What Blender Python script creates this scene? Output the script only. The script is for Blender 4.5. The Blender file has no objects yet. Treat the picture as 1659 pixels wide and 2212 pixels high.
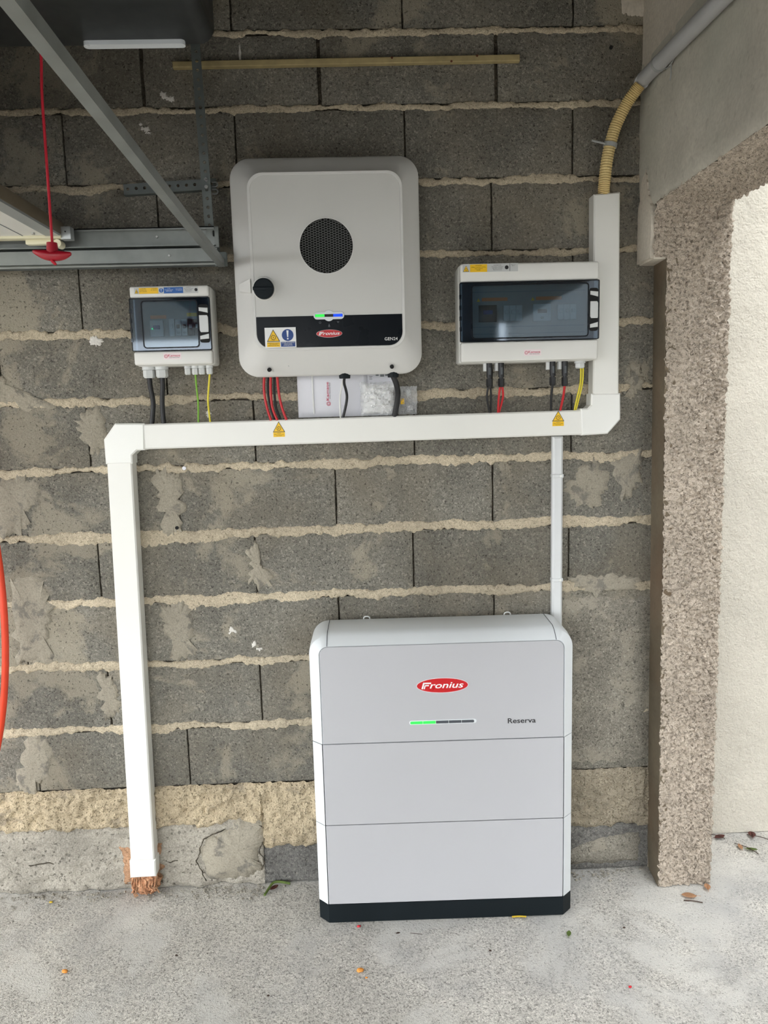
import bpy, bmesh, math, random
from mathutils import Vector, Matrix, noise

# ------------------------------------------------------------------ camera
C = bpy.context.scene.collection
SC = bpy.context.scene
cam = bpy.data.cameras.new('camera')
cam.sensor_fit = 'HORIZONTAL'; cam.sensor_width = 36.0
cam.lens = 36.0 * 1609.894 / 1659.0
cam.clip_start = 0.02
cam_o = bpy.data.objects.new('camera', cam); C.objects.link(cam_o)
PITCH, ROLL, YAW = 1.43305861, -0.02679702, -0.02729275
cam_o.matrix_world = (Matrix.Translation((-0.02943, -2.34031, 1.57617))
                      @ Matrix.Rotation(YAW, 4, 'Z') @ Matrix.Rotation(PITCH, 4, 'X') @ Matrix.Rotation(ROLL, 4, 'Z'))
SC.camera = cam_o

# ------------------------------------------------------------------ light
world = bpy.data.worlds.new('overcast_sky'); SC.world = world; world.use_nodes = True
bg = world.node_tree.nodes['Background']
bg.inputs['Color'].default_value = (0.93, 0.965, 1.0, 1)
bg.inputs['Strength'].default_value = 7.8
SC.cycles.max_bounces = 6; SC.cycles.diffuse_bounces = 4; SC.cycles.glossy_bounces = 3; SC.cycles.transparent_max_bounces = 8
SC.cycles.use_adaptive_sampling = True; SC.cycles.adaptive_threshold = .10; SC.cycles.adaptive_min_samples = 16
SC.cycles.caustics_reflective = False; SC.cycles.caustics_refractive = False
SC.view_settings.view_transform = 'Standard'
SC.view_settings.look = 'None'
SC.view_settings.exposure = 0.0
SC.view_settings.gamma = 1.0
SC.view_settings.use_curve_mapping = False

def portal(name, loc, rot, sx, sz):
    l = bpy.data.lights.new(name, 'AREA'); l.shape = 'RECTANGLE'; l.size = sx; l.size_y = sz
    l.cycles.is_portal = True
    o = bpy.data.objects.new(name, l); C.objects.link(o); o.location = loc; o.rotation_euler = rot
R90 = math.pi / 2
DOOR_X = -3.3       # plane of the garage doorway on the left
REAR_Y = -3.9       # rear wall, behind the camera
portal('doorway_portal', (DOOR_X - .02, -1.9, 1.05), (0, -R90, 0), 2.1, 3.1)
portal('rear_portal', (-1.7, REAR_Y - .02, 1.125), (R90, 0, math.pi), 2.8, 2.25)
portal('opening_portal', (1.1, -1.5, 1.07), (0, R90, 0), 2.14, 2.75)

# ------------------------------------------------------------------ material helpers
def srgb(r, g, b):
    f = lambda c: (c / 255 / 12.92) if c / 255 <= .04045 else ((c / 255 + .055) / 1.055) ** 2.4
    return (f(r), f(g), f(b), 1)
class NT:
    def __init__(s, name):
        s.m = bpy.data.materials.new(name); s.m.use_nodes = True
        s.t = s.m.node_tree; s.b = s.t.nodes['Principled BSDF']; s.out = s.t.nodes['Material Output']
    def n(s, t, **k):
        o = s.t.nodes.new(t)
        for a, v in k.items():
            if a in o.inputs.keys(): o.inputs[a].default_value = v
            else: setattr(o, a, v)
        return o
    def l(s, a, b): s.t.links.new(a, b)
    def pos(s): return s.n('ShaderNodeNewGeometry').outputs['Position']
    def noise(s, scale, detail=4, rough=.55, vec=None, dist=0.0):
        o = s.n('ShaderNodeTexNoise'); o.inputs['Scale'].default_value = scale
        o.inputs['Detail'].default_value = detail; o.inputs['Roughness'].default_value = rough
        o.inputs['Distortion'].default_value = dist
        s.l(vec or s.pos(), o.inputs['Vector']); return o.outputs['Fac']
    def voro(s, scale, vec=None, feature='F1'):
        o = s.n('ShaderNodeTexVoronoi'); o.feature = feature; o.inputs['Scale'].default_value = scale
        s.l(vec or s.pos(), o.inputs['Vector']); return o
    def ramp(s, fac, stops, interp='LINEAR'):
        o = s.n('ShaderNodeValToRGB'); cr = o.color_ramp; cr.interpolation = interp
        while len(cr.elements) < len(stops): cr.elements.new(.5)
        for e, (p, c) in zip(cr.elements, stops):
            e.position = p; e.color = c if isinstance(c, tuple) else (c, c, c, 1)
        s.l(fac, o.inputs['Fac']); return o.outputs['Color']
    def mix(s, fac, a, b, mode='MIX'):
        o = s.n('ShaderNodeMix'); o.data_type = 'RGBA'; o.blend_type = mode
        for v, i in ((fac, 0), (a, 6), (b, 7)):
            if isinstance(v, (int, float)): o.inputs[i].default_value = v
            elif isinstance(v, tuple): o.inputs[i].default_value = v
            else: s.l(v, o.inputs[i])
        return o.outputs[2]
    def math(s, op, a, b=0.0):
        o = s.n('ShaderNodeMath'); o.operation = op
        for v, i in ((a, 0), (b, 1)):
            if isinstance(v, (int, float)): o.inputs[i].default_value = v
            else: s.l(v, o.inputs[i])
        return o.outputs[0]
    def bump(s, h, strength, dist=.002):
        o = s.n('ShaderNodeBump'); o.inputs['Strength'].default_value = strength; o.inputs['Distance'].default_value = dist
        s.l(h, o.inputs['Height']); s.l(o.outputs['Normal'], s.b.inputs['Normal'])

def plain(name, col, rough=.5, metal=0.0, wear=.06, wscale=14, bump=0.0, spec=.5, coat=0.0):
    """a colour with a faint procedural mottling"""
    t = NT(name)
    f = t.noise(wscale, 3)
    k = t.ramp(f, [(.3, 1 - wear), (.7, 1 + 0.0)])
    t.l(t.mix(1.0, col, k, 'MULTIPLY'), t.b.inputs['Base Color'])
    r = t.ramp(f, [(.3, max(0, rough - .05)), (.7, min(1, rough + .05))])
    t.l(r, t.b.inputs['Roughness'])
    t.b.inputs['Metallic'].default_value = metal
    t.b.inputs['Specular IOR Level'].default_value = spec
    t.b.inputs['Coat Weight'].default_value = coat
    if bump: t.bump(t.noise(bump, 3), .25, .001)
    return t.m

def emit(name, col, strength):
    t = NT(name); t.b.inputs['Base Color'].default_value = col
    t.b.inputs['Emission Color'].default_value = col; t.b.inputs['Emission Strength'].default_value = strength
    return t.m

def concrete(name, base, dark, light, grain=170.0, smear=None, smear_amt=.5, smear_scale=7.0, stain=None, stain_amt=.5,
             bump=.6, pits=.6, flecks=.5, rough=.93, vary=.12, contrast=(.72, 1.2), bdist=.004, cell=1.0, fine_c=.25, left=0.0, pit_t=.66):
    t = NT(name); P = t.pos()
    wn = t.n('ShaderNodeTexNoise'); wn.inputs['Scale'].default_value = grain * .9; wn.inputs['Detail'].default_value = 1; t.l(P, wn.inputs['Vector'])
    va = t.n('ShaderNodeVectorMath'); va.operation = 'SCALE'; t.l(wn.outputs['Color'], va.inputs[0]); va.inputs['Scale'].default_value = 1.5 / grain
    vb = t.n('ShaderNodeVectorMath'); vb.operation = 'ADD'; t.l(P, vb.inputs[0]); t.l(va.outputs[0], vb.inputs[1]); PW = vb.outputs[0]
    cellv = t.voro(grain, PW); sep = t.n('ShaderNodeSeparateColor'); t.l(cellv.outputs['Color'], sep.inputs[0])
    col = t.ramp(sep.outputs[0], [(0.0, dark), (.22, tuple(b * .80 for b in base[:3]) + (1,)), (.5, base), (.82, tuple(b * 1.15 for b in base[:3]) + (1,)), (1.0, tuple(.55 * b * 1.3 + .45 * c for b, c in zip(base[:3], light[:3])) + (1,))])
    col = t.mix(cell, base, col)
    big = t.noise(4.5, 3, .6, P)
    col = t.mix(1.0, col, t.ramp(big, [(.28, contrast[0]), (.72, contrast[1])]), 'MULTIPLY')
    fine = t.noise(grain * 1.7, 1, .6, P)
    col = t.mix(1.0, col, t.ramp(fine, [(.3, 1 - fine_c), (.7, 1 + fine_c)]), 'MULTIPLY')
    if smear:
        warp = t.noise(smear_scale, 6, .68, P, .4)
        if left:                      # more trowelled-on cement towards the left end of the wall
            sx = t.n('ShaderNodeSeparateXYZ'); t.l(P, sx.inputs[0])
            mr = t.n('ShaderNodeMapRange'); t.l(sx.outputs[0], mr.inputs['Value'])
            mr.inputs['From Min'].default_value = -.70; mr.inputs['From Max'].default_value = -1.05
            mr.inputs['To Min'].default_value = 0.0; mr.inputs['To Max'].default_value = left
            warp = t.math('ADD', warp, mr.outputs[0])
        m = t.ramp(warp, [(.62 - smear_amt * .2, 0.0), (.66 - smear_amt * .14, 1.0)])
        sc = t.mix(1.0, smear, t.ramp(fine, [(.3, .86), (.7, 1.1)]), 'MULTIPLY')
        col = t.mix(t.math('MULTIPLY', m, .85), col, sc)
    if stain:
        w = t.noise(2.6, 3, .62, P)
        col = t.mix(t.math('MULTIPLY', t.ramp(w, [(.45, 0.0), (.7, 1.0)]), stain_amt), col, stain)
    pit = t.noise(grain * .62, 1, .5, P)
    if pits:
        col = t.mix(t.math('MULTIPLY', t.ramp(pit, [(pit_t, 0.0), (pit_t + .05, 1.0)]), pits), col, tuple(d * .45 for d in dark[:3]) + (1,))  # pits tinted dark, painting the shade inside the pores
    if flecks:
        v2 = t.voro(grain * .42, PW); s2 = t.n('ShaderNodeSeparateColor'); t.l(v2.outputs['Color'], s2.inputs[0])
        near = t.ramp(t.math('ADD', v2.outputs['Distance'], t.math('MULTIPLY', fine, .5)), [(.40, 1.0), (.46, 0.0)])
        pick = t.ramp(s2.outputs[1], [(.84, 0.0), (.86, 1.0)])
        col = t.mix(t.math('MULTIPLY', t.math('MULTIPLY', near, pick), flecks), col, light)
    oi = t.n('ShaderNodeObjectInfo')
    col = t.mix(1.0, col, t.ramp(oi.outputs['Random'], [(0.0, 1 - vary), (1.0, 1 + vary)]), 'MULTIPLY')
    t.l(col, t.b.inputs['Base Color'])
    t.b.inputs['Roughness'].default_value = rough; t.b.inputs['Specular IOR Level'].default_value = .25
    h = t.math('ADD', t.math('MULTIPLY', fine, .5), t.math('MULTIPLY', t.noise(grain * .5, 2, .6, P), 1.0))
    if pits: h = t.math('SUBTRACT', h, t.math('MULTIPLY', t.ramp(pit, [(pit_t - .04, 0.0), (pit_t + .06, 1.0)]), .6))
    t.bump(h, bump, bdist)
    return t.m

# ------------------------------------------------------------------ materials
M = {}
M['block'] = concrete('grey_concrete_block', srgb(119, 116, 107), srgb(70, 67, 61), srgb(200, 193, 176), 200, smear=srgb(152, 145, 129), smear_amt=.30, smear_scale=3.2, left=.085, bump=.75, pits=.6, flecks=.75, stain=srgb(128, 118, 100), stain_amt=.45, cell=0.5, fine_c=0.26)
M['mortar'] = concrete('beige_mortar', srgb(193, 180, 156), srgb(146, 134, 114), srgb(222, 210, 188), 230, bump=.8, pits=.35, flecks=.2, stain=srgb(158, 148, 130), stain_amt=.5, vary=.06, cell=0.45, fine_c=0.2)
M['cement'] = concrete('grey_cement_smear', srgb(152, 145, 130), srgb(112, 106, 95), srgb(186, 179, 162), 150, smear=srgb(116, 112, 104), smear_amt=.38, smear_scale=16, bump=.35, pits=.25, flecks=.1, vary=.06, contrast=(.86, 1.1), cell=0.12, fine_c=0.14)
M['joint'] = concrete('dark_joint_back', srgb(74, 68, 58), srgb(50, 46, 40), srgb(100, 92, 80), 150, bump=.4)
M['footing'] = concrete('sandy_footing', srgb(190, 174, 146), srgb(146, 130, 104), srgb(222, 210, 184), 230, pit_t=.62, bump=1.0, pits=.5, flecks=.25, smear=srgb(160, 148, 128), smear_amt=.25, vary=.04, cell=0.35, fine_c=0.22)
M['footing2'] = concrete('greyish_footing', srgb(152, 142, 124), srgb(146, 130, 104), srgb(222, 210, 184), 230, pit_t=.62, bump=1.0, pits=.5, flecks=.25, smear=srgb(160, 148, 128), smear_amt=.25, vary=.04, cell=0.35, fine_c=0.22)
M['wash'] = concrete('speckled_cement_wash', srgb(130, 125, 114), srgb(84, 80, 72), srgb(184, 177, 162), 200, smear=srgb(150, 143, 129), smear_amt=.45, smear_scale=9, bump=.7, pits=.55, flecks=.6, cell=.5, fine_c=.25)
M['skirt'] = concrete('grey_skirting_cement', srgb(160, 154, 142), srgb(112, 107, 98), srgb(202, 196, 184), 130, bump=.9, pits=.6, flecks=.25, vary=.05, cell=0.3, fine_c=0.2)
M['darkblock'] = concrete('dark_footing_block', srgb(104, 102, 98), srgb(70, 68, 66), srgb(150, 146, 136), 170, bump=.7, pits=.4, cell=0.6, fine_c=0.25)
M['floor'] = concrete('worn_concrete_floor', srgb(194, 190, 182), srgb(116, 112, 106), srgb(232, 228, 220), 250, smear=srgb(208, 205, 198), smear_amt=.62, smear_scale=3.0, stain=srgb(164, 164, 163), stain_amt=.6, bump=.55, pits=.38, flecks=.4, vary=0.0, contrast=(.84, 1.12), bdist=.003, cell=0.8, fine_c=0.22)
M['rough'] = concrete('coarse_roughcast', srgb(188, 175, 159), srgb(128, 116, 104), srgb(220, 210, 196), 200, pit_t=.60, bump=1.0, pits=.32, flecks=.25, vary=0.0, contrast=(.85, 1.1), bdist=.006, cell=0.35, fine_c=0.16)
M['outer'] = concrete('cream_render', srgb(198, 192, 179), srgb(186, 179, 166), srgb(210, 204, 192), 90, bump=.9, pits=0, flecks=0, vary=0.0, contrast=(.94, 1.04), bdist=.006, cell=0.05, fine_c=0.05)
M['beam'] = concrete('smooth_cast_concrete', srgb(200, 195, 182), srgb(180, 174, 160), srgb(214, 208, 194), 60, bump=.18, pits=.14, flecks=.05, stain=srgb(172, 174, 162), stain_amt=.6, vary=0.0, contrast=(.82, 1.12), cell=0.06, fine_c=0.06)
M['plaster'] = concrete('pale_plaster', srgb(212, 203, 188), srgb(196, 187, 172), srgb(224, 216, 202), 70, bump=.2, pits=.05, flecks=0, vary=0.0, contrast=(.9, 1.06), cell=0.06, fine_c=0.06)
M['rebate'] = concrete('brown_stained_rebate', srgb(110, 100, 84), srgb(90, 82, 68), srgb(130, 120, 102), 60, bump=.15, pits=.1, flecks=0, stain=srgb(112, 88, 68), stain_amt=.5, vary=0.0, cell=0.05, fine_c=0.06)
M['ceiling'] = concrete('grey_ceiling_slab', srgb(82, 80, 77), srgb(68, 66, 63), srgb(98, 96, 92), 80, bump=.2, pits=.2, flecks=0, vary=0.0, cell=0.1, fine_c=0.1)
M['inner'] = concrete('bare_inner_wall', srgb(112, 110, 106), srgb(92, 90, 87), srgb(134, 132, 127), 90, bump=.3, pits=.2, flecks=.1, vary=0.0, cell=0.2, fine_c=0.15)
M['asphalt'] = concrete('grey_yard', srgb(128, 124, 118), srgb(100, 96, 92), srgb(150, 146, 140), 60, bump=.3, pits=.2, flecks=.1, vary=0.0)
M['opp'] = concrete('light_blocker_grey', srgb(158, 157, 154), srgb(140, 139, 136), srgb(174, 173, 170), 80, bump=.3, pits=0, flecks=0, vary=0.0, cell=.1)
M['white'] = plain('white_pvc', srgb(234, 233, 226), .38, wear=.02, wscale=6)
M['white2'] = plain('white_pvc_fitting', srgb(238, 238, 232), .34, wear=.02, wscale=6)
M['conduit_w'] = plain('greyish_white_pvc', srgb(214, 216, 216), .4, wear=.03)
M['bat_front'] = plain('light_grey_steel', srgb(180, 180, 183), .42, wear=.015, wscale=3)
M['bat_edge'] = plain('pale_grey_plastic', srgb(222, 226, 228), .36, wear=.02, wscale=5)  # faint blue of the sky light painted into this grey
M['bat_top'] = plain('pale_grey_plastic_top', srgb(214, 217, 220), .36, wear=.10, wscale=9)
M['black'] = plain('near_black_plastic', srgb(18, 26, 30), .5, wear=.12, spec=.2)
M['seam'] = plain('seam_shadow_gap', srgb(70, 74, 80), .7)
M['inv'] = plain('light_grey_casing', srgb(214, 213, 209), .42, wear=.02, wscale=4)
M['inv2'] = plain('light_grey_front', srgb(206, 205, 200), .45, wear=.015, wscale=3)
M['navy'] = plain('glossy_black_band', srgb(8, 14, 20), .3, wear=.1, spec=.15)
M['mesh'] = plain('black_wire_mesh', srgb(112, 114, 112), .5, metal=.0)
M['void'] = plain('black_recess', srgb(10, 10, 10), .8)
M['red'] = plain('red_enamel', srgb(196, 20, 28), .3, wear=.03)
M['ink_w'] = plain('white_print', srgb(240, 240, 238), .5, wear=.02)
M['ink_k'] = plain('black_print', srgb(28, 28, 30), .6, wear=.05)
M['ink_g'] = plain('grey_print', srgb(120, 126, 130), .6)
M['ink_r'] = plain('crimson_print', srgb(196, 44, 84), .6)
M['yellow'] = plain('yellow_sticker', srgb(244, 196, 24), .45, wear=.03)
M['blue'] = plain('blue_sticker', srgb(26, 92, 168), .45, wear=.03)
M['dblue'] = plain('dark_blue_sticker', srgb(20, 62, 128), .45, wear=.03)
M['paperw'] = plain('white_sticker', srgb(238, 238, 236), .5, wear=.02)
M['silver'] = plain('silver_sticker', srgb(196, 198, 196), .35, wear=.04)
M['pink'] = plain('pale_pink_sticker', srgb(238, 224, 224), .5, wear=.02)
M['abs'] = plain('light_grey_abs', srgb(226, 225, 219), .36, wear=.02)
M['abs_in'] = plain('grey_inner_cover', srgb(150, 152, 150), .5, wear=.03)
M['gland'] = plain('grey_nylon', srgb(206, 208, 206), .35, wear=.03)
M['breaker'] = plain('breaker_white', srgb(212, 214, 212), .4)
M['breaker_b'] = plain('breaker_blue', srgb(36, 62, 140), .4)
M['breaker_k'] = plain('breaker_black', srgb(30, 32, 36), .4)
M['orange'] = plain('orange_label', srgb(226, 130, 60), .5)
M['cab_k'] = plain('black_cable_sheath', srgb(26, 26, 28), .45, wear=.1)
M['cab_r'] = plain('red_cable_sheath', srgb(190, 26, 34), .4, wear=.05)
M['cab_g'] = plain('green_wire', srgb(122, 176, 52), .4)
M['cab_y'] = plain('yellow_wire', srgb(226, 210, 52), .4)
M['cab_w'] = plain('white_wire', srgb(228, 228, 222), .4)
M['galv'] = plain('galvanised_steel', srgb(146, 150, 147), .5, metal=.6, wear=.22, wscale=18)
M['galv2'] = plain('dull_galvanised_steel', srgb(112, 118, 116), .55, metal=.5, wear=.25, wscale=22)
M['zinc'] = plain('bright_zinc_bolt', srgb(200, 200, 196), .3, metal=.9)
M['wood'] = plain('pine_batten', srgb(180, 162, 116), .7, wear=.25, wscale=30, bump=200)
M['knot'] = plain('pine_knot', srgb(96, 52, 30), .8)
M['motor'] = plain('charcoal_plastic', srgb(34, 36, 36), .45, wear=.1, spec=.25)
M['lens'] = plain('frosted_lens', srgb(196, 200, 202), .3, wear=.04)
M['cord'] = plain('red_cord', srgb(190, 22, 44), .6, wear=.15, wscale=300)
M['handle'] = plain('red_handle_plastic', srgb(158, 14, 34), .4)
M['doorw'] = plain('white_door_skin', srgb(236, 235, 228), .4, wear=.02)
M['doorb'] = plain('brown_door_edge', srgb(112, 100, 82), .5, wear=.08)
M['alu'] = plain('aluminium_rail', srgb(182, 186, 186), .4, metal=.5, wear=.1)
M['cream'] = plain('cream_nylon', srgb(232, 226, 196), .4)
M['hose'] = plain('orange_hose', srgb(226, 66, 32), .35, wear=.06)
M['pvc_g'] = plain('grey_pvc_pipe', srgb(186, 186, 186), .4, wear=.05)
M['corr'] = plain('cream_ribbed_pipe', srgb(226, 202, 142), .5, wear=.08)
M['tie'] = plain('grey_nylon_tie', srgb(170, 172, 170), .5)
M['wad'] = concrete('brown_fibre', srgb(176, 128, 96), srgb(112, 74, 52), srgb(214, 176, 142), 120, bump=.9, pits=.5, flecks=.3)
M['cavity'] = concrete('tan_cavity', srgb(172, 134, 104), srgb(120, 90, 66), srgb(200, 166, 136), 140, bump=.8, pits=.4, flecks=.2, cell=0.4, fine_c=0.2)
M['leaf_b'] = plain('dry_brown_leaf', srgb(184, 138, 102), .7, wear=.3, wscale=120)
M['leaf_g'] = plain('green_leaf', srgb(92, 112, 48), .6, wear=.3, wscale=120)
M['leaf_d'] = plain('dark_dead_leaf', srgb(92, 50, 42), .8, wear=.3, wscale=120)
M['twig'] = plain('dark_twig', srgb(64, 48, 38), .8)
M['bit_o'] = plain('orange_chip', srgb(222, 146, 60), .6)
M['bit_r'] = plain('red_scrap', srgb(206, 40, 52), .5)
M['bit_y'] = plain('yellow_scrap', srgb(196, 166, 40), .5)
M['bit_b'] = plain('blue_paint', srgb(40, 132, 160), .6)
M['splash'] = plain('white_paint_splash', srgb(226, 222, 214), .8, wear=.2, wscale=200)
M['paper'] = plain('white_paper', srgb(226, 226, 232), .6, wear=.02)
M['led_g'] = emit('green_led', (0.02, 0.9, 0.06, 1), 1.1)
M['led_b'] = emit('blue_led', (0.0, 0.045, 1.0, 1), 1.3)
M['led_gs'] = emit('small_green_led', (0.05, 0.9, 0.3, 1), 1.5)

def smoked(name, tint, refl=.012):
    t = NT(name); t.t.nodes.remove(t.b)
    tr = t.n('ShaderNodeBsdfTransparent'); tr.inputs['Color'].default_value = tint
    gl = t.n('ShaderNodeBsdfGlossy'); gl.inputs['Roughness'].default_value = .05; gl.inputs['Color'].default_value = (.9, .95, 1, 1)
    fr = t.n('ShaderNodeFresnel'); fr.inputs['IOR'].default_value = 1.5
    mx = t.n('ShaderNodeMixShader'); t.l(t.math('ADD', fr.outputs[0], refl), mx.inputs[0])
    t.l(tr.outputs[0], mx.inputs[1]); t.l(gl.outputs[0], mx.inputs[2]); t.l(mx.outputs[0], t.out.inputs['Surface'])
    return t.m
M['smoke'] = smoked('smoked_clear_cover', (.60, .69, .75, 1))
M['smoke_d'] = smoked('dark_smoked_cover', (.32, .40, .49, 1))
def filmy(name, a):
    t = NT(name)
    tr = t.n('ShaderNodeBsdfTransparent'); mx = t.n('ShaderNodeMixShader'); mx.inputs[0].default_value = a
    t.b.inputs['Base Color'].default_value = (.78, .79, .80, 1); t.b.inputs['Roughness'].default_value = .14
    t.l(tr.outputs[0], mx.inputs[1]); t.l(t.b.outputs[0], mx.inputs[2]); t.l(mx.outputs[0], t.out.inputs['Surface'])
    return t.m
M['film'] = filmy('clear_plastic_film', .32)
M['film2'] = filmy('sleeve_film', .10)

# ------------------------------------------------------------------ object helpers
def root(name, label, cat, loc=(0, 0, 0), rz=0.0, group=None, kind=None):
    o = bpy.data.objects.new(name, None); C.objects.link(o)
    o.empty_display_size = .05; o.location = loc; o.rotation_euler = (0, 0, rz)
    return tag(o, label, cat, group, kind)
def tag(o, label=None, cat=None, group=None, kind=None):
    if label: o['label'] = label
    if cat: o['category'] = cat
    if group: o['group'] = group
    if kind: o['kind'] = kind
    return o
def link(name, me, mat, parent=None, smooth=False, local=False, angle=35):
    o = bpy.data.objects.new(name, me); C.objects.link(o)
    if mat is not None and not me.materials: me.materials.append(M[mat] if isinstance(mat, str) else mat)
    if smooth:
        me.polygons.foreach_set('use_smooth', [True] * len(me.polygons))
        me.set_sharp_from_angle(angle=math.radians(angle))
    if parent is not None:
        o.parent = parent
        if not local:                      # vertices were written in room coordinates
            loc = parent.location.copy()
            if parent.parent is not None and parent.type == 'MESH': loc = loc
            o.matrix_parent_inverse = Matrix.Translation(loc).inverted() if parent.type == 'EMPTY' else Matrix.Identity(4)
    return o
def mesh(name, verts, faces, mat, parent=None, smooth=False, local=False, angle=35):
    me = bpy.data.meshes.new(name); me.from_pydata([tuple(v) for v in verts], [], faces); me.update()
    return link(name, me, mat, parent, smooth, local, angle)
def from_bm(name, bm, mat, parent=None, smooth=False, local=False, angle=35):
    bmesh.ops.recalc_face_normals(bm, faces=bm.faces)
    me = bpy.data.meshes.new(name); bm.to_mesh(me); bm.free()
    return link(name, me, mat, parent, smooth, local, angle)
def box(name, x0, x1, y0, y1, z0, z1, mat, parent=None, bev=0.0, seg=2, local=False):
    bm = bmesh.new(); bmesh.ops.create_cube(bm, size=1)
    for v in bm.verts:
        v.co = ((x0 + x1) / 2 + v.co.x * (x1 - x0), (y0 + y1) / 2 + v.co.y * (y1 - y0), (z0 + z1) / 2 + v.co.z * (z1 - z0))
    if bev:
        bmesh.ops.bevel(bm, geom=bm.edges[:], offset=min(bev, .49 * min(abs(x1 - x0), abs(y1 - y0), abs(z1 - z0))), segments=seg, profile=.5, affect='EDGES')
    return from_bm(name, bm, mat, parent, bool(bev), local)
def rrect(x0, x1, z0, z1, r, n=6):
    if not isinstance(r, (tuple, list)): r = (r,) * 4           # bl, br, tr, tl
    pts = []
    for (cx, cz, a0, rr) in ((x0 + r[0], z0 + r[0], 180, r[0]), (x1 - r[1], z0 + r[1], 270, r[1]), (x1 - r[2], z1 - r[2], 0, r[2]), (x0 + r[3], z1 - r[3], 90, r[3])):
        for k in range(n + 1):
            a = math.radians(a0 + 90 * k / n); pts.append((cx + rr * math.cos(a), cz + rr * math.sin(a)))
    return pts
def loft(name, rings, mat, parent=None, cap0=True, cap1=True, smooth=True, local=False, angle=35, closed=True):
    n = len(rings[0]); v = [p for r in rings for p in r]; f = []
    for i in range(len(rings) - 1):
        for k in range(n if closed else n - 1):
            a = i * n + k; b = i * n + (k + 1) % n
            f.append((a, b, b + n, a + n))
    if cap0: f.append(tuple(range(n))[::-1])
    if cap1: f.append(tuple(range((len(rings) - 1) * n, len(rings) * n)))
    bm = bmesh.new(); me = bpy.data.meshes.new('tmp'); me.from_pydata([tuple(p) for p in v], [], f); bm.from_mesh(me); bpy.data.meshes.remove(me)
    return from_bm(name, bm, mat, parent, smooth, local, angle)
def slab(name, pts, y0, y1, mat, parent=None, bev=0.0, local=False, smooth=True):
    """outline in x,z extruded from front y0 to back y1 with a small front bevel"""
    cx = sum(p[0] for p in pts) / len(pts); cz = sum(p[1] for p in pts) / len(pts)
    rings = [[(p[0], y1, p[1]) for p in pts]]
    if bev:
        rings.append([(p[0], y0 + bev, p[1]) for p in pts]); rings.append([(q[0], y0, q[1]) for q in inset(pts, bev)])
    else: rings.append([(p[0], y0, p[1]) for p in pts])
    return loft(name, rings, mat, parent, smooth=smooth, local=local, angle=30)
def inset(pts, d):
    """inset a counter-clockwise convex-ish outline"""
    n = len(pts); out = []
    for i in range(n):
        a = Vector(pts[i - 1]); b = Vector(pts[i]); c = Vector(pts[(i + 1) % n])
        e1 = (b - a); e2 = (c - b)
        if e1.length < 1e-7: e1 = e2
        if e2.length < 1e-7: e2 = e1
        n1 = Vector((-e1.y, e1.x)).normalized(); n2 = Vector((-e2.y, e2.x)).normalized()
        m = n1 + n2
        m = n1 if m.length < 1e-5 else m.normalized()
        out.append(tuple(b + m * (d / max(.4, m.dot(n1)))))
    return out
def holed(name, outer, holes, y, mat, parent=None, thick=0.0, local=False):
    """flat plate in x,z at y with real holes"""
    bm = bmesh.new()
    for loop in [outer] + holes:
        vs = [bm.verts.new((p[0], y, p[1])) for p in loop]
        for i in range(len(vs)): bm.edges.new((vs[i - 1], vs[i]))
    bmesh.ops.triangle_fill(bm, edges=bm.edges[:], use_beauty=True, use_dissolve=False)
    if thick:
        r = bmesh.ops.extrude_face_region(bm, geom=bm.faces[:])
        for e in r['geom']:
            if isinstance(e, bmesh.types.BMVert): e.co.y += thick
    return from_bm(name, bm, mat, parent, False, local)
def circ(cx, cz, r, n=16, rz=None):
    return [(cx + r * math.cos(2 * math.pi * k / n), cz + (rz or r) * math.sin(2 * math.pi * k / n)) for k in range(n)]
def smooth_path(pts, sub=6):
    P = [Vector(p) for p in pts]
    if len(P) < 3: return P
    out = []
    for i in range(len(P) - 1):
        p0 = P[max(i - 1, 0)]; p1 = P[i]; p2 = P[i + 1]; p3 = P[min(i + 2, len(P) - 1)]
        for k in range(sub):
            t = k / sub
            out.append(.5 * ((2 * p1) + (p2 - p0) * t + (2 * p0 - 5 * p1 + 4 * p2 - p3) * t * t + (3 * p1 - p0 - 3 * p2 + p3) * t ** 3))
    out.append(P[-1]); return out
def tube_rings(path, rad, n=10):
    rings = []; up = Vector((0.123, -1, 0.05)).normalized()
    for i, p in enumerate(path):
        d = (path[min(i + 1, len(path) - 1)] - path[max(i - 1, 0)]).normalized()
        a = d.cross(up).normalized(); b = a.cross(d).normalized()
        r = rad(i / (len(path) - 1)) if callable(rad) else rad
        rings.append([p + (a * math.cos(2 * math.pi * k / n) + b * math.sin(2 * math.pi * k / n)) * r for k in range(n)])
    return rings
def tube(name, pts, rad, mat, parent=None, n=10, sub=6, local=False, angle=50):
    return loft(name, tube_rings(smooth_path(pts, sub), rad, n), mat, parent, local=local, angle=angle)
def cyl(name, p0, p1, r, mat, parent=None, n=16, r1=None, local=False, bev=0.0):
    p0, p1 = Vector(p0), Vector(p1); r1 = r if r1 is None else r1
    path = [p0, p1]; rings = tube_rings(path, lambda t: r + (r1 - r) * t, n)
    if bev:
        e = tube_rings([p0 + (p1 - p0) * .98, p1], lambda t: r1, n); d = (p1 - p0).normalized()
        rings[-1] = [p - d * bev for p in rings[-1]]
        rings.append([p + ((p1) - p).normalized() * bev for p in tube_rings(path, lambda t: r1, n)[-1]])
    return loft(name, rings, mat, parent, local=local, angle=40)
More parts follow.
